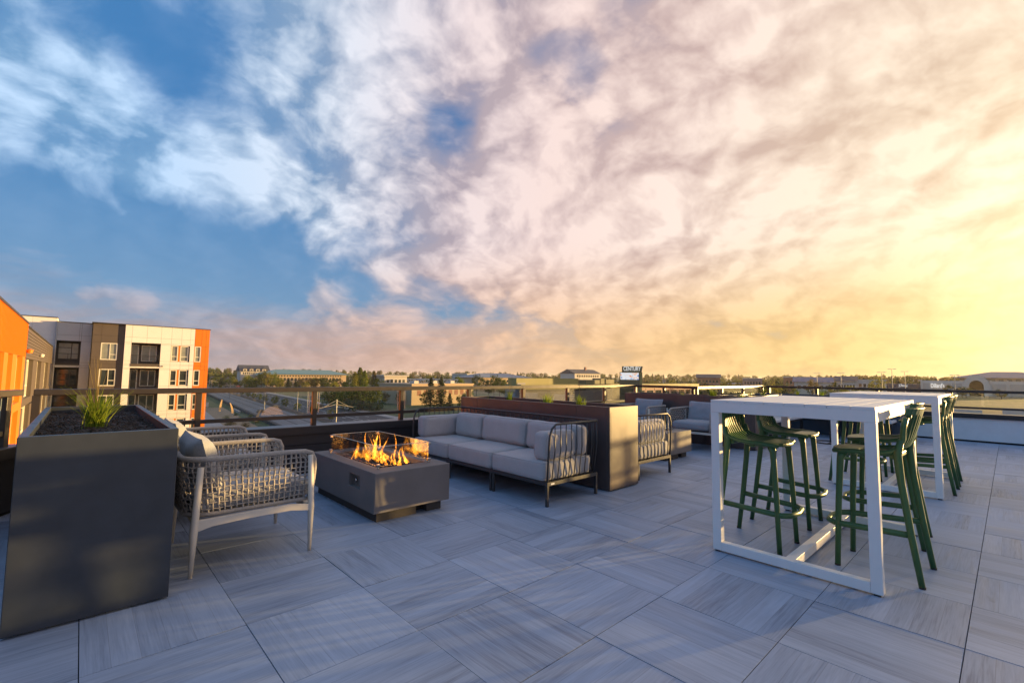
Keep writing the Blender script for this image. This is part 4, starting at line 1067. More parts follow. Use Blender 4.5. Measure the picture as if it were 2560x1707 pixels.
# cream block with balcony recesses and window pairs
hol = []
for k in floors:
    hol += [(4.27, 7.1, 2.06-FL*k, 4.6-FL*k), (8.15, 10.13, Z4-.02-FL*k, Z4T-FL*k)]
facade(apt, [3.62, 4.27, 5.7, 7.1, 8.15, 9.2, 10.6], [6.7, 5.25] + [1.9-FL*k for k in range(6)], hol, BY, M_cream)
MB().box(3.70, 10.58, BY+.062, BY+.30, -15, 6.69).build('backing_wall', M_recess, apt) if False else None
for k in floors:
    z = -FL*k
    window(apt, 8.22, 8.88, Z4+.04+z, Z4T-.06+z, BY+.10, 0, False, M_blind if k == 0 else M_pane)
    window(apt, 9.16, 9.98, Z4+.04+z, Z4T-.06+z, BY+.10, 0, False, M_blind if k == 0 else M_pane)
    MB().box(9.23, 9.91, BY+.10, BY+.17, 3.02+z, 3.10+z).build('mullion', M_wframe, apt); MB().box(8.29, 8.81, BY+.10, BY+.17, 3.02+z, 3.10+z).build('mullion', M_wframe, apt)
    MB().box(8.92, 9.12, BY+.09, BY+.16, Z4+z, Z4T-.02+z).build('infill_panel', M_orange, apt)
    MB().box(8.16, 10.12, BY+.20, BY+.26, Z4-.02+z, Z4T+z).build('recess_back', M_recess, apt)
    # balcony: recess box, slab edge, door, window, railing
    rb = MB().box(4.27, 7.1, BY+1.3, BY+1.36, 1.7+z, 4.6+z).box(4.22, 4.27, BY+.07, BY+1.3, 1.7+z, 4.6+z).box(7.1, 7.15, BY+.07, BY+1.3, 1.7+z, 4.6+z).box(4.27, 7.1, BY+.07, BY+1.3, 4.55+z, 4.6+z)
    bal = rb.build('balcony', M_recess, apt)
    MB().box(4.275, 7.095, BY-.03, BY+1.29, 1.72+z, 2.05+z).build('slab_edge', M_brown, bal)
    dr = MB().box(4.45, 5.0, BY+1.22, BY+1.27, 2.1+z, 4.35+z).build('door_pane', M_blind if k == 0 else M_pane, bal)
    MB().box(4.36, 4.45, BY+1.2, BY+1.29, 2.06+z, 4.44+z).box(5.0, 5.09, BY+1.2, BY+1.29, 2.06+z, 4.44+z).box(4.45, 5.0, BY+1.2, BY+1.29, 4.35+z, 4.44+z).build('door_frame', M_wframe, bal)
    MB().box(5.42, 6.78, BY+1.22, BY+1.27, 2.45+z, 4.28+z).build('window_pane', M_blind if k == 0 else M_pane, bal)
    MB().box(5.34, 5.42, BY+1.2, BY+1.29, 2.37+z, 4.36+z).box(6.78, 6.86, BY+1.2, BY+1.29, 2.37+z, 4.36+z).box(5.42, 6.78, BY+1.2, BY+1.29, 4.28+z, 4.36+z).box(5.42, 6.78, BY+1.2, BY+1.29, 2.37+z, 2.45+z).box(6.12, 6.2, BY+1.2, BY+1.29, 2.45+z, 4.28+z).build('window_frame', M_wframe, bal)
    rl = MB().box(4.28, 7.09, BY+.02, BY+.06, 3.05+z, 3.10+z).box(4.28, 7.09, BY+.02, BY+.06, 2.92+z, 2.95+z)
    for q in range(24): rl.box(4.3+q*.12, 4.315+q*.12, BY+.03, BY+.045, 2.12+z, 2.92+z)
    rl.build('balcony_rail', M_dframe, bal)
    MB().box(7.26, 7.42, BY-.16, BY-.001, 1.72+z, 1.86+z).build('wall_light', M_dframe, apt)
# orange end
hol = [(10.66, 11.36, Z4-FL*k, Z4T-FL*k) for k in floors]
facade(apt, [10.6, 11.36, 11.85, 12.24], [6.7] + [1.9-FL*k for k in range(6)], hol, BY+.02, M_orange, gap=.02)
for k in floors: window(apt, 10.7, 11.32, Z4+.04-FL*k, Z4T-.04-FL*k, BY+.05, 0, False, M_blind if k == 0 else M_pane); MB().box(10.77, 11.25, BY+.06, BY+.13, 3.02-FL*k, 3.10-FL*k).build('mullion', M_wframe, apt)
# recessed grey bay left of brown, and taller white block behind
hol = [(-2.24, -.2, 2.06-FL*k, 4.55-FL*k) for k in floors]
facade(apt, [-2.35, -.38, .68], [6.66, 5.2] + [1.75-FL*k for k in range(6)], hol, BY+1.75, M_grey)
for k in floors:
    z = -FL*k
    bal = MB().box(-2.24, -.2, BY+2.9, BY+2.96, 1.7+z, 4.55+z).box(-2.3, -2.24, BY+1.82, BY+2.9, 1.7+z, 4.55+z).box(-.2, -.14, BY+1.82, BY+2.9, 1.7+z, 4.55+z).box(-2.24, -.2, BY+1.82, BY+2.9, 4.5+z, 4.55+z).build('balcony', M_dframe, apt)
    MB().box(-2.235, -.205, BY+1.73, BY+2.89, 1.74+z, 2.05+z).build('slab_edge', M_dframe, bal)
    MB().box(-2.05, -.4, BY+2.82, BY+2.87, 2.5+z, 4.3+z).build('window_pane', M_blind if k == 0 else M_pane, bal)
    MB().box(-1.0, -.92, BY+2.8, BY+2.88, 2.5+z, 4.3+z).box(-2.05, -1.0, BY+2.8, BY+2.88, 3.75+z, 3.82+z).build('window_frame', M_dframe, bal)
    MB().box(-2.23, -.21, BY+1.76, BY+1.80, 3.05+z, 3.1+z).box(-2.23, -.21, BY+1.76, BY+1.80, 2.2+z, 2.24+z).box(-1.24, -1.2, BY+1.76, BY+1.8, 2.06+z, 3.1+z).build('balcony_rail', M_dframe, bal)
MB().box(.68, 12.24, BY+1.4, BY+16, GZ+.01, 6.6).box(-2.35, .68, BY+3.0, BY+16, GZ+.01, 6.5).build('core', M_recess, apt)
MB().box(.62, 12.3, BY-.05, BY+16, 6.7, 6.78).build('roof_edge', M_dframe, apt); MB().box(-2.35, .62, BY+1.7, BY+16, 6.67, 6.75).build('roof_edge', M_dframe, apt)
MB().box(.68, .74, BY+.25, BY+1.9, GZ, 6.69).build('return_wall', M_brown, apt); MB().box(3.62, 3.68, BY+.061, BY+.30, GZ, 6.69).build('return_wall', M_cream, apt); MB().box(12.18, 12.24, BY+.085, BY+16, GZ, 6.69).build('return_wall', M_orange, apt)
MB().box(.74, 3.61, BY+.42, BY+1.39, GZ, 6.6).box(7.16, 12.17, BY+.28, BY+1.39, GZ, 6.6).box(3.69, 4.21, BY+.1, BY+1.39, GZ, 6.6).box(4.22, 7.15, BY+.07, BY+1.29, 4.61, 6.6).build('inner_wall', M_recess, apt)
shift(apt)
wb = thing('apartment_wing', 'taller white block rising behind the brown-sided wing', 'building', (-6, BY+2.5, GZ))
for a, b_ in ((-4.2, -.2), (-.2, 1.7), (1.7, 3.64)):
    for z0_, z1_ in ((0, 11), (11.01, 14.2), (14.21, 17.2), (17.21, 19.6), (19.61, 22.12)): MB().box(a+.006, b_-.006, -.3, -.24, z0_, z1_).build('cladding_panel', M_cream, wb)
MB().box(-4.2, 3.64, -.24, 14, 0, 22.1).build('core', M_recess, wb); MB().box(-4.25, 3.7, -.34, 14, 22.12, 22.22).build('roof_edge', M_dframe, wb); MB().box(3.641, 3.70, -.24, 14, 0, 22.11).build('return_wall', M_cream, wb)
# near wing along the left, facing +x at X=-2.5
wg = thing('orange_brown_wing', 'orange and dark brown sided building wing at the left edge', 'building', (-2.5, 40, GZ))
MB().box(-12, -.55, -30, 33.5, 0, 18.9).build('core', M_recess, wg)
def wcell(y0, y1, z0, z1, m_, ribs, horiz=False):
    mb = MB().box(-.5, 0, y0-40, y1-40, z0-GZ, z1-GZ)
    n = int(round(((z1-z0) if horiz else (y1-y0))/ribs))
    for q in range(n):
        if horiz: mb.prism([(0.001, z0-GZ+q*ribs+.01), (.045, z0-GZ+q*ribs+.01), (.012, z0-GZ+(q+1)*ribs), (.001, z0-GZ+(q+1)*ribs)], 'y', y0-40, y1-40)
        else: mb.box(.001, .028, y0-40+q*ribs, y0-40+q*ribs+.05, z0-GZ, z1-GZ)
    if horiz: mb.v = [(v_[0], v_[1], v_[2]) for v_ in mb.v]
    return mb.build('siding', m_, wg, fix=True)
def prism_xz(*a): pass
wcell(10, 40.2, 1.96, 3.92, M_orange, .4); wcell(40.2, 73.4, 1.88, 3.75, M_brown, .2, True)
MB().box(-12, .06, -30.02, .2, 18.92, 19.02).build('roof_edge', M_dframe, wg); MB().box(-12, .06, .21, 33.5, 18.75, 18.85).build('roof_edge', M_dframe, wg)
def wwin(y0, y1, z0, z1):
    w = MB().box(-.42, -.36, y0-40, y1-40, z0-GZ, z1-GZ).build('window', M_blind, wg)
    fr = MB(); n = 3
    for q in range(n+1):
        yy = y0-40+(y1-y0)*q/n; fr.box(-.38, -.22, yy-.07, yy+.07, z0-GZ, z1-GZ)
    fr.box(-.38, -.22, y0-40, y1-40, z0-GZ, z0-GZ+.12).box(-.38, -.22, y0-40, y1-40, z1-GZ-.12, z1-GZ).box(-.37, -.23, y0-40, y1-40, z0-GZ+.7, z0-GZ+.8).build('frame', M_wframe, w)
for zt_ in (1.96, -1.1, -4.16, -7.2):
    zb_ = zt_-2.6; ys_ = [10]
    for a, b_ in ((14, 16.4), (18.6, 21), (23.2, 25.6), (27.6, 29.9), (31.4, 33.4), (35.4, 38.6)):
        MB().box(-.5, 0, ys_[-1]-40, a-40, zb_-GZ+.001, zt_-GZ-.002).build('pier', M_orange, wg); wwin(a, b_, zb_, zt_-.002); ys_.append(b_)
    MB().box(-.5, 0, ys_[-1]-40, .2, zb_-GZ+.001, zt_-GZ-.002).build('pier', M_orange, wg)
    ys_ = [40.21]
    for a, b_ in ((41.5, 46.8), (51, 55.8), (61, 67), (71.2, 73.2)):
        MB().box(-.5, 0, ys_[-1]-40, a-40, zb_-GZ+.001, zt_-GZ-.09).build('pier', M_brown, wg); wwin(a, b_, zb_, zt_-.09); ys_.append(b_)
    MB().box(-.5, 0.0, -30, .2, zb_-GZ-.46, zb_-GZ).build('spandrel', M_orange, wg); MB().box(-.5, 0., .21, 33.4, zb_-GZ-.46, zb_-GZ-.001).build('spandrel', M_brown if zt_ > -4 else M_orange, wg)
for yy in (40.3, 52): MB().lathe([(.12, 0), (.16, .18), (.05, .24)], (.16, yy-40, 17.2), 10).build('wall_light', M_orange if yy < 41 else M_wframe, wg)

# ------------------------------------------------------------------ midground and far buildings
M_teal = mat('teal_roof', (.14, .27, .26), .5, var=.08, vscale=.1)
M_tan = mat('tan_wall', (.50, .37, .24), .8, var=.08, vscale=.2)
M_navyroof = mat('slate_roof', (.07, .075, .095), .7, var=.1, vscale=.3)
M_offw = mat('offwhite_wall', (.60, .55, .50), .8, var=.05, vscale=.2)
M_oliv = mat('olive_panel', (.30, .27, .10), .7, var=.06, vscale=.3)
M_oliv2 = mat('olive_dark', (.15, .14, .075), .7, var=.06, vscale=.3)
M_lou = mat('grey_louvre', (.25, .24, .25), .6, var=.1, vscale=.4)
M_pinkw = mat('pink_wall', (.42, .28, .24), .8, var=.1, vscale=.4)
M_brick = mat('brick', (.32, .15, .10), .85, var=.12, vscale=.3)
M_navy = mat('navy_wall', (.025, .04, .085), .6)
M_bluer = mat('blue_roof', (.08, .11, .20), .5, var=.06, vscale=.2)
def facing(px, d): # yaw so that local -y faces the camera
    p = pol(px, d); return math.atan2(p.y, p.x)-PI/2
def building(name, label, px0, px1, d, ytop, wall, depth=20, yaw=None, cat='building', ybase=None):
    p0, p1 = pol(px0, d), pol(px1, d)
    c = (p0+p1)/2; w = (p1-p0).length; ang = math.atan2(p1.y-p0.y, p1.x-p0.x); z0 = min(p0.z, p1.z)-.5
    zt = zpix((px0+px1)/2, ytop, c.xy.length)
    if yaw is None and px1 < 1560: w /= math.cos(ang); yaw = 0.0
    t = thing(name, label, cat, (c.x, c.y, z0), ang if yaw is None else yaw); t['h'] = zt-z0
    h = zt-z0
    MB().box(-w/2, w/2, 0, depth, 0, h).build('wall', wall, t)
    return t, w, h
def wins(t, w, h, n, z0, z1, m_=None, margin=.06, fill=.6, frame=True):
    st = w*(1-2*margin)/n
    for k in range(n):
        x = -w/2+w*margin+k*st+st*(1-fill)/2
        o = MB().box(x, x+st*fill, -.06, .05, z0, z1).build('window', m_ or M_pane, t)
        if frame: MB().box(x-.12, x+st*fill+.12, -.16, -.061, z0-.2, z0-.02).build('sill', M_offw, o)
def hip(t, w, depth, z, rise, over, m_, name='roof'):
    a, b_ = w/2+over, depth+over; i = min((depth+2*over)/2, w/2)*.9
    v = [(-a, -over, z), (a, -over, z), (a, b_, z), (-a, b_, z), (-a+i, depth/2-.1, z+rise), (a-i, depth/2-.1, z+rise), (a-i, depth/2+.1, z+rise), (-a+i, depth/2+.1, z+rise)]
    return MB().add(v, [(0,1,5,4),(1,2,6,5),(2,3,7,6),(3,0,4,7),(4,5,6,7),(0,3,2,1)]).build(name, m_, t)
def gable(t, w, depth, z, rise, over, m_):
    a, b_ = w/2+over, depth+over
    v = [(-a, -over, z), (a, -over, z), (a, b_, z), (-a, b_, z), (-a, depth/2, z+rise), (a, depth/2, z+rise)]
    return MB().add(v, [(0,1,5,4),(2,3,4,5),(0,4,3),(1,2,5),(0,3,2,1)]).build('roof', m_, t)
# teal-roofed school
t, w, h = building('school', 'tan school with long teal hipped roof behind the trees', 668, 868, 600, 936, M_tan, 34)
hip(t, w, 34, h, 5.5, 3.5, M_teal); wins(t, w, h, 26, h-2.6, h-1.1, frame=False); wins(t, w, h, 20, h-7.5, h-4.0)
t, w, h = building('school_hall', 'lower teal-roofed hall at the left end of the school', 640, 700, 640, 939, M_tan, 24); hip(t, w, 24, h, 6, 2.5, M_teal); wins(t, w, h, 8, h-4, h-1.5)
t, w, h = building('lodge', 'long building with slate-blue roof and dormers at far left', 602, 672, 640, 928, M_offw, 18)
rf = gable(t, w, 18, h, 7.5, 1.5, M_navyroof)
for k in range(4):
    x = -w/2+w*(k+.6)/4.4; q = MB().box(x-2, x+2, -.8, 6, h-.5, h+2.6).build('dormer', M_offw, t); MB().prism([(x-2.6, h+2.6), (x+2.6, h+2.6), (x, h+4.4)], 'y', -1.4, 7).build('gable', M_navyroof, q); MB().box(x-.9, x+.9, -.86, -.801, h, h+1.8).build('pane', M_pane, q)
wins(t, w, h, 12, h-3.4, h-1.4)
# white pavilion and truss
t, w, h = building('pavilion', 'pale flat-roofed pavilion left of the white truss', 962, 1018, 330, 941, M_offw, 16)
MB().box(-w/2-1, w/2+1, -1, 17, h, h+.9).build('roof_slab', M_offw, t, bevel=.1); wins(t, w, h, 5, h-4.5, h-2.2)
p0, p1 = pol(1018, 330), pol(1146, 330); tt = thing('truss_bridge', 'white lattice truss above the orange-tan building', 'truss', p0, math.atan2(p1.y-p0.y, p1.x-p0.x)); L = (p1-p0).length
zt, zb2 = zpix(1080, 947, 330)-p0.z, zpix(1080, 960, 330)-p0.z
MB().box(0, L, -.3, .3, zt-.5, zt).build('top_chord', M_white, tt); MB().box(0, L, -.3, .3, zb2, zb2+.5).build('bottom_chord', M_white, tt)
nb = 14
for k in range(nb):
    xa, xb = L*k/nb, L*(k+1)/nb
    MB().bar((xa, 0, zb2 if k % 2 else zt), (xb, 0, zt if k % 2 else zb2), .35, .35).build('diagonal', M_white, tt)
    MB().box(xa-.12, xa+.12, -.2, .2, zb2+.5, zt-.5).build('vertical', M_white, tt)
for x in (1., L-1.): MB().box(x-.6, x+.6, -.6, .6, 0, zb2).build('support', M_offw, tt)
t, w, h = building('tan_store', 'long orange-tan flat building beyond the lawn', 1010, 1212, 262, 962, M_tan, 30, yaw=R(6))
MB().box(-w/2-.3, w/2+.3, -.3, 30.3, h, h+.7).build('parapet', M_tan, t); wins(t, w, h, 9, h-5.5, h-2.8, M_brick, frame=False)
for k in range(3): MB().box(-w/2+6+k*13, -w/2+9+k*13, 6, 10, h+.7, h+2.2).build('roof_unit', M_offw, t)
t, w, h = building('warehouse', 'pale teal industrial building on the horizon left of centre', 1168, 1216, 560, 936, mat('paleteal', (.30, .42, .42), .7), 30); MB().box(-w/2-.5, w/2+.5, -.5, 31, h, h+1).build('roof_slab', M_offw, t); wins(t, w, h, 6, h-4, h-2)
t, w, h = building('tan_hall', 'low tan building with curved blue roof behind dark trees', 1200, 1330, 500, 944, M_tan, 40)
hip(t, w, 40, h, 4.5, 2, mat('bluegrey_roof', (.20, .25, .30), .6)); wins(t, w, h, 12, h-5, h-2.5)
t, w, h = building('ridge_hall', 'long grey-roofed hall with sunlit gable on the horizon ridge', 1438, 1502, 560, 934, M_offw, 22); gable(t, w, 22, h, 5, 1, M_navyroof); wins(t, w, h, 10, h-4, h-1.8)
MB().box(w/2-22, w/2-20, 6, 8, h+4, h+8).build('chimney', M_brick, t)
# olive cinema
D = 150
CY = 107.0
def onrow(px): a = ray(px, 940); return Vector((a.x/a.y*CY, CY, GZ))
p0, p1 = onrow(1300), onrow(1745); ang = math.atan2(p1.y-p0.y, p1.x-p0.x); c0 = p0; L = (p1-p0).length
cin = thing('cinema', 'olive-topped cinema building with grey louvred walls below the rail', 'building', (p0.x, p0.y, GZ-1), ang)
zt = zpix(1550, 960, onrow(1550).xy.length)-GZ+1; zt0 = zpix(1390, 946, onrow(1390).xy.length)-GZ+1
def fx(px): # fraction along the front
    a = ray(px, 940); k = (p0.x*a.y-p0.y*a.x)/((p0.x-p1.x)*a.y-(p0.y-p1.y)*a.x); return k*L
MB().box(0, L, .3, 7, 0, zt-1.6).build('core', M_lou, cin)
nlo = int((zt-1.7)/.8)
for k in range(nlo): MB().box(.2, fx(1590), .0, .29, k*.8+.1, k*.8+.62).build('louvre', M_lou, cin)
xs_ = [fx(1592)+(L-fx(1592))*k/8 for k in range(9)]
for k in range(8):
    MB().box(xs_[k]+.2, xs_[k+1]-.2, .02, .29, 1, zt-1.75).build('wall_bay', M_pinkw, cin)
    for z_ in (zt-4.6, zt-8.2): MB().box(xs_[k]+.9, xs_[k+1]-.9, -.03, .015, z_, z_+1.9).build('window', M_pane, cin)
for a, b_ in ((1300, 1470), (1470, 1640), (1640, 1745)): MB().box(fx(a)+.02, fx(b_)-.02, -.5, 7.2, zt-1.58, zt).build('olive_fascia', M_oliv, cin)
MB().box(-.2, fx(1465), -.02, .28, zt-2.3, zt-1.59).build('band', M_dframe, cin)
x1_ = fx(1462); MB().box(fx(1328), x1_, 3, 6.5, zt-1, zt0).build('upper_block', M_oliv, cin); MB().box(fx(1304), fx(1327), 2.4, 6.4, zt-2.2, zt0).build('upper_block', M_oliv, cin)
MB().box(fx(1306), fx(1326), 2.3, 2.39, zt-1.4, zt0-1.5).build('grey_panel', M_lou, cin)
for a, b_, s_ in ((1475, 1510, 1.6), (1512, 1522, 2.2), (1525, 1546, 1.8)): MB().box(fx(a), fx(b_), 2, 6, zt, zt+s_).build('roof_unit', M_oliv2, cin, bevel=.05)
# sign tower with screen
DS = 185; q0, q1 = pol(1549, DS), pol(1604, DS); sa = math.atan2(q1.y-q0.y, q1.x-q0.x); SW = (q1-q0).length; zb_ = zpix(1577, 951, DS)
def sz(py): return zpix(1577, py, DS)
sg = thing('sign_tower', 'sign tower reading CENTURY above a bright video screen', 'sign', (q0.x, q0.y, terrain(q0.x, q0.y)), sa); g0 = terrain(q0.x, q0.y)
k = SW/55.
MB().box(0, 50*k, .4, 3, 0, sz(930)-g0).build('screen_housing', M_oliv2, sg)
MB().prism([(6*k, sz(930)-g0+.02), (55*k, sz(930)-g0+.02), (58*k, sz(915.5)-g0), (6*k, sz(915.5)-g0)], 'y', -.2, 2.4).build('sign_board', M_oliv2, sg)
MB().prism([(50.1*k, 0), (53*k, 0), (57*k, sz(930)-g0), (50.1*k, sz(930)-g0)], 'y', .5, 2.2).build('side_fin', M_oliv, sg)
def screen_mat():
    M = bpy.data.materials.new('video_screen'); M.use_nodes = True; t = NT(M.node_tree); t.n.clear()
    p = t.node('ShaderNodeTexCoord').outputs['Object']; n = t.noise(p, .42, 3., .5, dist=2.2)
    c = t.ramp(n, [(.32, (.75, .18, .08)), (.42, (.95, .65, .5)), (.46, (.8, .85, .9)), (.56, (.85, .88, .92)), (.60, (.05, .15, .5)), (.68, (.1, .4, .7)), (.75, (.8, .85, .9))], 'LINEAR')
    e = t.node('ShaderNodeEmission', {'Color': c, 'Strength': .42}); o = t.node('ShaderNodeOutputMaterial'); t.l.new(e.outputs[0], o.inputs[0]); return M
MB().box(2*k, 48*k, .25, .398, sz(949)-g0, sz(931.5)-g0).build('video_screen', screen_mat(), sg)
def text(s_, parent, loc, size, m_, rot=(PI/2, 0, 0), ext=.1, name='lettering', width=None):
    cu = bpy.data.curves.new('txt', 'FONT'); cu.body = s_; cu.size = size; cu.extrude = ext; cu.align_x = 'CENTER'; cu.align_y = 'CENTER'; cu.offset = size*.008
    to = bpy.data.objects.new('txt', cu); C.objects.link(to); bpy.context.view_layer.update()
    me = bpy.data.meshes.new_from_object(to.evaluated_get(bpy.context.evaluated_depsgraph_get())); bpy.data.objects.remove(to)
    me.materials.clear(); o = obj(name, me, m_, parent); o.location = loc; o.rotation_euler = rot
    if width: f_ = width/max(.01, o.dimensions.x or 1); xs = [v_.co.x for v_ in me.vertices]; f_ = width/(max(xs)-min(xs)); o.scale = (f_, 1, 1)
    return o
M_letter = mat('sign_letter', (.85, .84, .80), .5); _p = M_letter.node_tree.nodes['Principled BSDF']; _p.inputs['Emission Color'].default_value = (1, .97, .9, 1); _p.inputs['Emission Strength'].default_value = .28
text('CENTURY', sg, (31*k, -.32, sz(922)-g0), 2.3, M_letter, width=43*k)
# mall on the right
t, w, h = building('department_store', 'navy department store wall with white lettering in the distance', 2216, 2302, 470, 959.5, M_navy, 40); text('JCPenney', t, (-w*.02, -.3, h-1.3), 2.6, M_letter, width=w*.26)
p0, p1 = pol(2300, 450), pol(2640, 450); md = thing('mall_store', 'pale mall store with a big arched entrance at right', 'building', (p0.x, p0.y, pol(2460, 450).z-1), math.atan2(p1.y-p0.y, p1.x-p0.x)); L = (p1-p0).length; mz = pol(2460, 450).z-1
def mx_(px): return (px-2300)/340*L
def mzz(py): return zpix(2440, py, 450)-mz
H_ = mzz(952.5)
M_pale = mat('pale_store', (.64, .60, .54), .8, var=.04, vscale=.1); M_pale2 = mat('pale_store_panel', (.52, .47, .41), .8, var=.05, vscale=.1)
MB().box(0, mx_(2418), 0, 40, 0, H_).box(mx_(2486), L, 0, 40, 0, H_).build('wall', M_pale, md)
for a, b_ in ((2307, 2340), (2342, 2384), (2388, 2414), (2492, 2524), (2534, 2600)): MB().box(mx_(a), mx_(b_), -.25, -.01, .5, mzz(959)).build('wall_panel', M_pale2, md)
for a in (2301, 2486, 2527): MB().box(mx_(a), mx_(a+4), -.6, -.26, 0, H_+.6).build('pilaster', M_pale, md)
cx, ro, ri_ = mx_(2451), mx_(2486)-mx_(2451), mx_(2470)-mx_(2451); zc = mzz(966); sc_ = (mzz(938)-zc)/ro
ar = MB(); n = 20; v = []; f = []
for i in range(n+1):
    a = PI*i/n
    for r_, y_ in ((ro, -1.5), (ri_, -1.5), (ri_, 6), (ro, 40)): v.append((cx-r_*math.cos(a), y_, max(.0, zc+r_*math.sin(a)*sc_)))
for i in range(n):
    for j in range(4): f.append((i*4+j, (i+1)*4+j, (i+1)*4+(j+1) % 4, i*4+(j+1) % 4))
f += [(0, 1, 2, 3), (n*4+3, n*4+2, n*4+1, n*4)]
ar.add(v, f).build('arch_vault', M_pale, md)
for s_ in (-1, 1): MB().box(cx+min(s_*ro, s_*ri_), cx+max(s_*ro, s_*ri_), -1.45, 5.9, 0, zc).build('arch_pier', M_pale, md)
MB().box(cx-ri_, cx+ri_, 5.5, 6, 0, zc+ri_*sc_).build('entrance_glass', M_dark, md)
v = [(cx-ro*.92*math.cos(PI*i/12), y_, zc+ro*1.02*math.sin(PI*i/12)*sc_+.05) for i in range(2, 11) for y_ in (4, 41)]
MB().add(v, [(2*i, 2*i+1, 2*i+3, 2*i+2) for i in range(8)]).build('vault_roof', M_bluer, md)
text("Dillard's", md, (mx_(2348), -.9, mzz(966)), 4.5, M_letter, width=mx_(2366)-mx_(2329))
t, w, h = building('mall_clerestory', 'mall roof with blue metal sheets and lit clerestory windows', 2398, 2640, 520, 945, M_pale2, 40); hip(t, w, 40, h, 5, 5, M_bluer); wins(t, w, h, 10, h-3, h-.8, M_blind, frame=False)
# low strip mall and houses right of centre
for k, (a, b_, d, yt, wl, rf_, lb) in enumerate([(1856, 1905, 420, 947, M_pinkw, None, 'pinkish flat store behind trees above the far planter grasses'), (1958, 2028, 380, 944, M_brick, None, 'sunlit brick store with awnings right of the bright tree'), (1985, 2080, 350, 955, M_offw, M_bluer, 'low shop row with pale awnings in front of the brick store'),
        (2090, 2140, 360, 953, M_offw, M_navyroof, 'grey gabled shop beside the tall lamp'), (2140, 2215, 380, 951, M_offw, None, 'long pale low store left of the navy wall'), (1742, 1800, 460, 944, M_brick, M_navyroof, 'brown roofed house cluster right of the cinema trees')]):
    t, w, h = building('store' if k < 5 else 'row_house', lb, a, b_, d, yt, wl, 18)
    if rf_: gable(t, w, 18, h, 3.2, 1., rf_)
    else: MB().box(-w/2-.3, w/2+.3, -.3, 18.3, h, h+.6).build('parapet', M_offw, t)
    wins(t, w, h, 6, max(.8, h-4.4), max(2., h-2.2))
# retaining wall below the mall
p0, p1 = pol(2350, 190), pol(2450, 190); rw = tag(MB().box(0, (p1-p0).length, 0, .6, -1, 3.6).build('retaining_wall', M_offw), 'pale concrete retaining wall seen through the right-hand rail', 'wall'); rw.location = p0; rw.rotation_euler.z = math.atan2(p1.y-p0.y, p1.x-p0.x)
p0, p1 = pol(2500, 210), pol(2600, 210); rw = tag(MB().box(0, (p1-p0).length, 0, .6, -1, 2.8).build('retaining_wall', M_offw), 'second concrete retaining wall at the far right behind bushes', 'wall'); rw.location = p0; rw.rotation_euler.z = math.atan2(p1.y-p0.y, p1.x-p0.x)
# houses along the horizon
hs = random.Random(3); hx = sorted([524, 536, 548, 566, 584, 1045, 1060, 1085, 1120, 1240, 1285, 1340, 1365, 1590, 1612, 1640, 1668, 1700, 1730, 1765, 1798, 1830, 1880, 1930, 2060, 2108, 2160, 2200, 2245, 2262, 2300, 2330, 2365])
names = ['twenty-first', 'twenty-second', 'twenty-third', 'twenty-fourth', 'twenty-fifth', 'twenty-sixth', 'twenty-seventh', 'twenty-eighth', 'twenty-ninth', 'thirtieth', 'thirty-first', 'thirty-second', 'thirty-third']
for k, px in enumerate(hx):
    d = hs.uniform(620, 900); p = pol(px, d); w, dp, h = hs.uniform(11, 18), hs.uniform(9, 12), hs.uniform(5, 7.5)
    t = thing('house', f'{(ORD+names)[k]} small house from the left along the tree-lined horizon', 'house', p, facing(px, d)+hs.uniform(-.7, .7), 'houses along the horizon')
    wl = hs.choice([M_offw, M_tan, M_offw, M_pinkw]); MB().box(-w/2, w/2, 0, dp, -1, h).build('wall', wl, t); gable(t, w, dp, h, hs.uniform(2.2, 3.6), .6, hs.choice([M_navyroof, M_brown, M_lou]))
    for q in (-.3, .3): MB().box(w*q-1, w*q+1, -.06, .04, h-2.4, h-.9).build('window', M_pane, t)

# ------------------------------------------------------------------ street furniture, cars, poles
M_pole = mat('galvanised', (.30, .29, .29), .5, .5); M_polew = mat('painted_pole', (.50, .44, .36), .5)
for k, yy in enumerate((112, 205, 315, 430)):
    x = SL*yy+35.4; t = thing('catenary_pole', f'{ORD[k]} overhead-wire pole from the near end of the tracks', 'pole', (x, yy, GZ+.45), 0, 'overhead wire poles along the tracks')
    MB().lathe([(.16, 0), (.13, 9.4)], n=8).build('mast', M_pole, t)
    for s_ in (-1, 1):
        MB().bar((0, 0, 8.2), (s_*4.2, 0, 7.4), .09, .09).bar((0, 0, 9.2), (s_*3.2, 0, 7.55), .07, .07).bar((s_*1.6, 0, 7.9), (s_*3.0, 0, 7.6), .05, .05).build('arm', M_polew, t)
for k, (x, yy) in enumerate(((62.6, 190), (66.8, 191))): 
    t = thing('street_lamp', ('orange lit' if k == 0 else 'pale') + ' slim street lamp pole seen beside a rail post', 'street lamp', (x, yy, GZ), 0, 'street lamps along the road'); MB().lathe([(.14, 0), (.08, 9.5)], n=8).build('pole', M_polew, t); MB().bar((0, 0, 9.4), (2.2, 0, 9.6), .1, .1).build('arm', M_polew, t); MB().box(1.6, 2.6, -.18, .18, 9.5, 9.65).build('lamp_head', M_pole, t)
for k, (px, d, h) in enumerate(((600, 620, 17), (611, 650, 16), (636, 620, 17), (639, 640, 17), (534, 600, 8), (590, 600, 10))):
    t = thing('signal_mast', f'{ORD[k]} mast from the left at the far intersection' if k < 4 else ('small signal post near the apartment edge' if k == 4 else 'short yellow-boxed signal post at the intersection'), 'mast', pol(px, d), 0, 'masts at the far intersection'); MB().lathe([(.28, 0), (.2, h)], n=8).build('pole', M_polew, t)
    if k in (2, 5): MB().box(-.6, .6, -.3, .3, h*.3, h*.3+3.5).build('signal_box', mat('signal_yellow', (.55, .30, .03), .5), t)
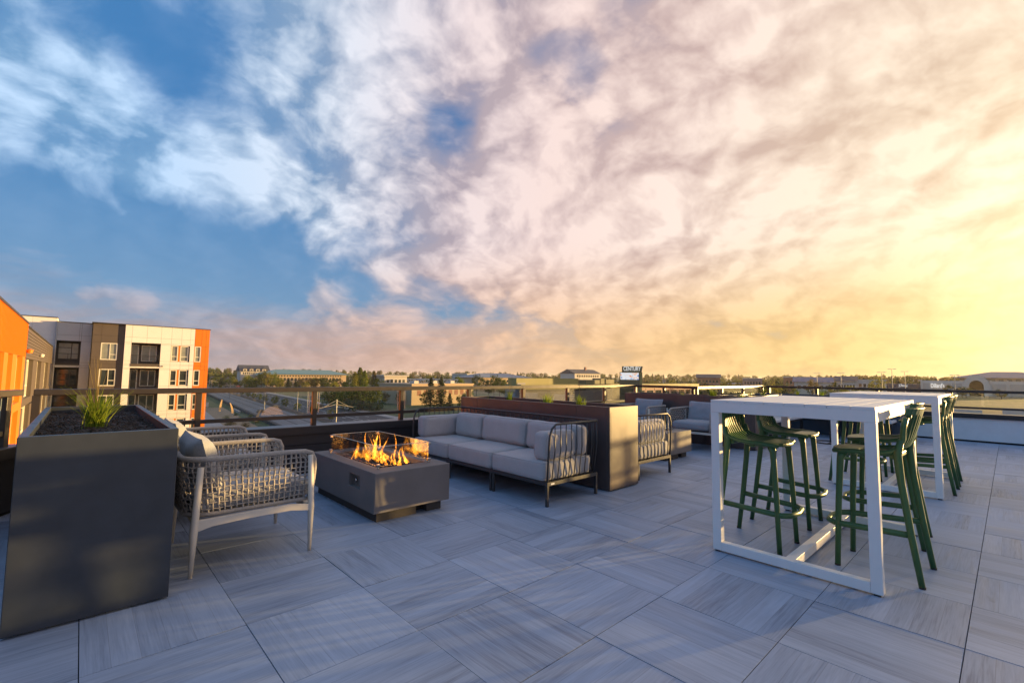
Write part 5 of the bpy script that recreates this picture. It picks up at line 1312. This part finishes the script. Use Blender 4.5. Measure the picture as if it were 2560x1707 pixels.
for k, (px, d, h) in enumerate(((2102, 300, 14), (2204, 290, 14), (2230, 310, 16), (2262, 330, 15), (1810, 250, 10), (2386, 300, 13), (1790, 330, 12), (2042, 330, 15), (1518, 330, 13), (1542, 330, 13))):
    t = thing('parking_lamp', f'{ORD[k]} tall parking lot lamp pole with twin heads', 'lamp post', pol(px, d), facing(px, d), 'parking lot lamps'); MB().lathe([(.2, 0), (.12, h)], n=8).build('pole', M_polew, t); MB().box(-1.7, -.5, -.3, .3, h, h+.25).build('lamp_head', M_offw, t); MB().box(.5, 1.7, -.3, .3, h, h+.25).build('lamp_head', M_offw, t); MB().box(-.5, .5, -.06, .06, h+.05, h+.15).build('arm', M_polew, t)
def feather(label, loc, h, lean, rot):
    t = thing('feather_banner', label, 'banner', loc, rot, 'feather banners by the plaza')
    c = [(lean*q**2*h*.35, 0, h*q) for q in [i/10 for i in range(11)]]; MB().tube(c, .035, 5).build('pole', M_pole, t)
    v = []
    for i, q in enumerate([.22+.78*j/10 for j in range(11)]):
        w = .75*math.sin(PI*min(1, .3+q*.62))**.6; x = lean*q**2*h*.35; v += [(x, -.012, h*q), (x+w, -.012, h*q-.1), (x+w, .012, h*q-.1), (x, .012, h*q)]
    f = [(i*4+j, i*4+4+j, i*4+4+(j+1) % 4, i*4+(j+1) % 4) for i in range(10) for j in range(4)]; MB().add(v, f+[(0, 1, 2, 3), (43, 42, 41, 40)]).build('banner_cloth', mat('banner_cloth', (.62, .40, .20), .7), t)
feather('tan feather banner by the plaza, leftmost and leaning right', (SL*205+19.5, 205, GZ), 5.6, .45, .1); feather('broad tan feather banner by the plaza, leaning left', (SL*195+22.8, 195, GZ), 4.9, -.5, .2); feather('orange feather banner nearest the rail, by the dirt bed', (SL*160+25, 160, GZ), 4.6, .9, -.1)
t = thing('plaza_sign', 'small pale sign on a post beside the leftmost banner', 'sign', (SL*225+17.3, 225, GZ)); MB().box(-.06, .06, -.06, .06, 0, 2.2).build('post', M_polew, t); MB().box(-.55, .55, -.08, -.061, 1.7, 3.6).build('board', M_offw, t)
tag(MB().box(-.3, .3, -9, 9, 0, .9).build('concrete_barrier', M_walk), 'low concrete barrier on the verge beside the tracks', 'barrier').location = (SL*215+26.8, 215, GZ)
bpy.data.objects['concrete_barrier'].rotation_euler.z = -math.atan(SL)
M_tyre = mat('tyre', (.02, .02, .02), .8); M_lampg = mat('lamp_glass', (.6, .6, .55), .2); M_cglass = mat('car_glass', (.02, .025, .03), .05, spec=.8)
def car(label, loc, rot, col, suv=True):
    t = thing('car', label, 'car', loc, rot, 'cars on the roads'); pm = mat('car_paint', col, .3, coat=.6)
    hgt = 1.75 if suv else 1.45
    body = [(-2.25, .35), (2.25, .35), (2.3, .62), (2.2, .88), (1.15, .98), (-2.2, 1.0), (-2.3, .7)]
    MB().prism(body, 'y', -.88, .88).build('body', pm, t, bevel=.06)
    cab = [(1.15, .97), (.45, hgt), (-1.75, hgt), (-2.2, .99)]; MB().prism(cab, 'y', -.78, .78).build('cabin', pm, t, bevel=.05)
    for s_ in (-1, 1):
        MB().prism([(.95, 1.04), (.38, hgt-.12), (-1.65, hgt-.12), (-1.95, 1.04)], 'y', s_*.785-.004, s_*.785+.004).build('side_window', M_cglass, t)
        for x in (-1.4, 1.4):
            wl = MB().lathe([(.36, -.11), (.36, .11)], n=16).build('wheel', M_tyre, t); wl.location = (x, s_*.8, .36); wl.rotation_euler = (PI/2, 0, 0); MB().lathe([(.2, -.12), (.2, .12)], n=12).build('rim', M_steel, wl)
        MB().box(2.2, 2.32, s_*.62-.16, s_*.62+.16, .66, .82).build('headlight', M_lampg, t)
    MB().prism([(1.13, 1.02), (1.17, 1.02), (.55, hgt-.1), (.50, hgt-.1)], 'y', -.68, .68).build('windscreen', M_cglass, t)
    return t
car('dark pickup-like car driving on the road below', (SL*223+62, 223, GZ+.02), PI/2-.09, (.02, .022, .028))
for k, (px, d, col, lb) in enumerate(((604, 566, (.5, .1, .08), 'red car waiting at the far crossing'), (613, 566, (.6, .6, .6), 'silver car at the far crossing beside the red one'), (628, 568, (.03, .03, .06), 'dark car at the far crossing, rightmost of three'), (560, 590, (.04, .05, .08), 'dark car near the signal posts at far left'))):
    p = pol(px, d); car(lb, (p.x, 562+4*(k % 3), GZ+.03), .0, col)
for k, (px, d, col, lb) in enumerate(((955, 268, (.6, .6, .62), 'white car parked left of the tan building'), (985, 272, (.7, .7, .7), 'second white car parked by the tan building'), (1030, 262, (.55, .55, .58), 'pale car parked in front of the tan building'), (2245, 350, (.6, .6, .6), 'silver car in the mall lot below the navy wall'), (2262, 352, (.3, .05, .04), 'red car in the mall lot below the navy wall'), (2280, 350, (.65, .65, .65), 'white car in the mall lot, rightmost'))):
    p = pol(px, d); car(lb, (p.x, p.y, p.z+.05), facing(px, d)+.3, col)

# ------------------------------------------------------------------ haze
hz = stuff(MB().box(-16500, 16500, -16500, 16500, GZ-1.5, 16.0).build('haze', None))
HM = bpy.data.materials.new('haze'); HM.use_nodes = True; t = NT(HM.node_tree); t.n.clear()
vo = t.node('ShaderNodeVolumePrincipled', {'Color': (1.0, .93, .86), 'Density': .00010, 'Anisotropy': .35}); t.l.new(vo.outputs[0], t.node('ShaderNodeOutputMaterial').inputs['Volume'])
hz.data.materials.append(HM)
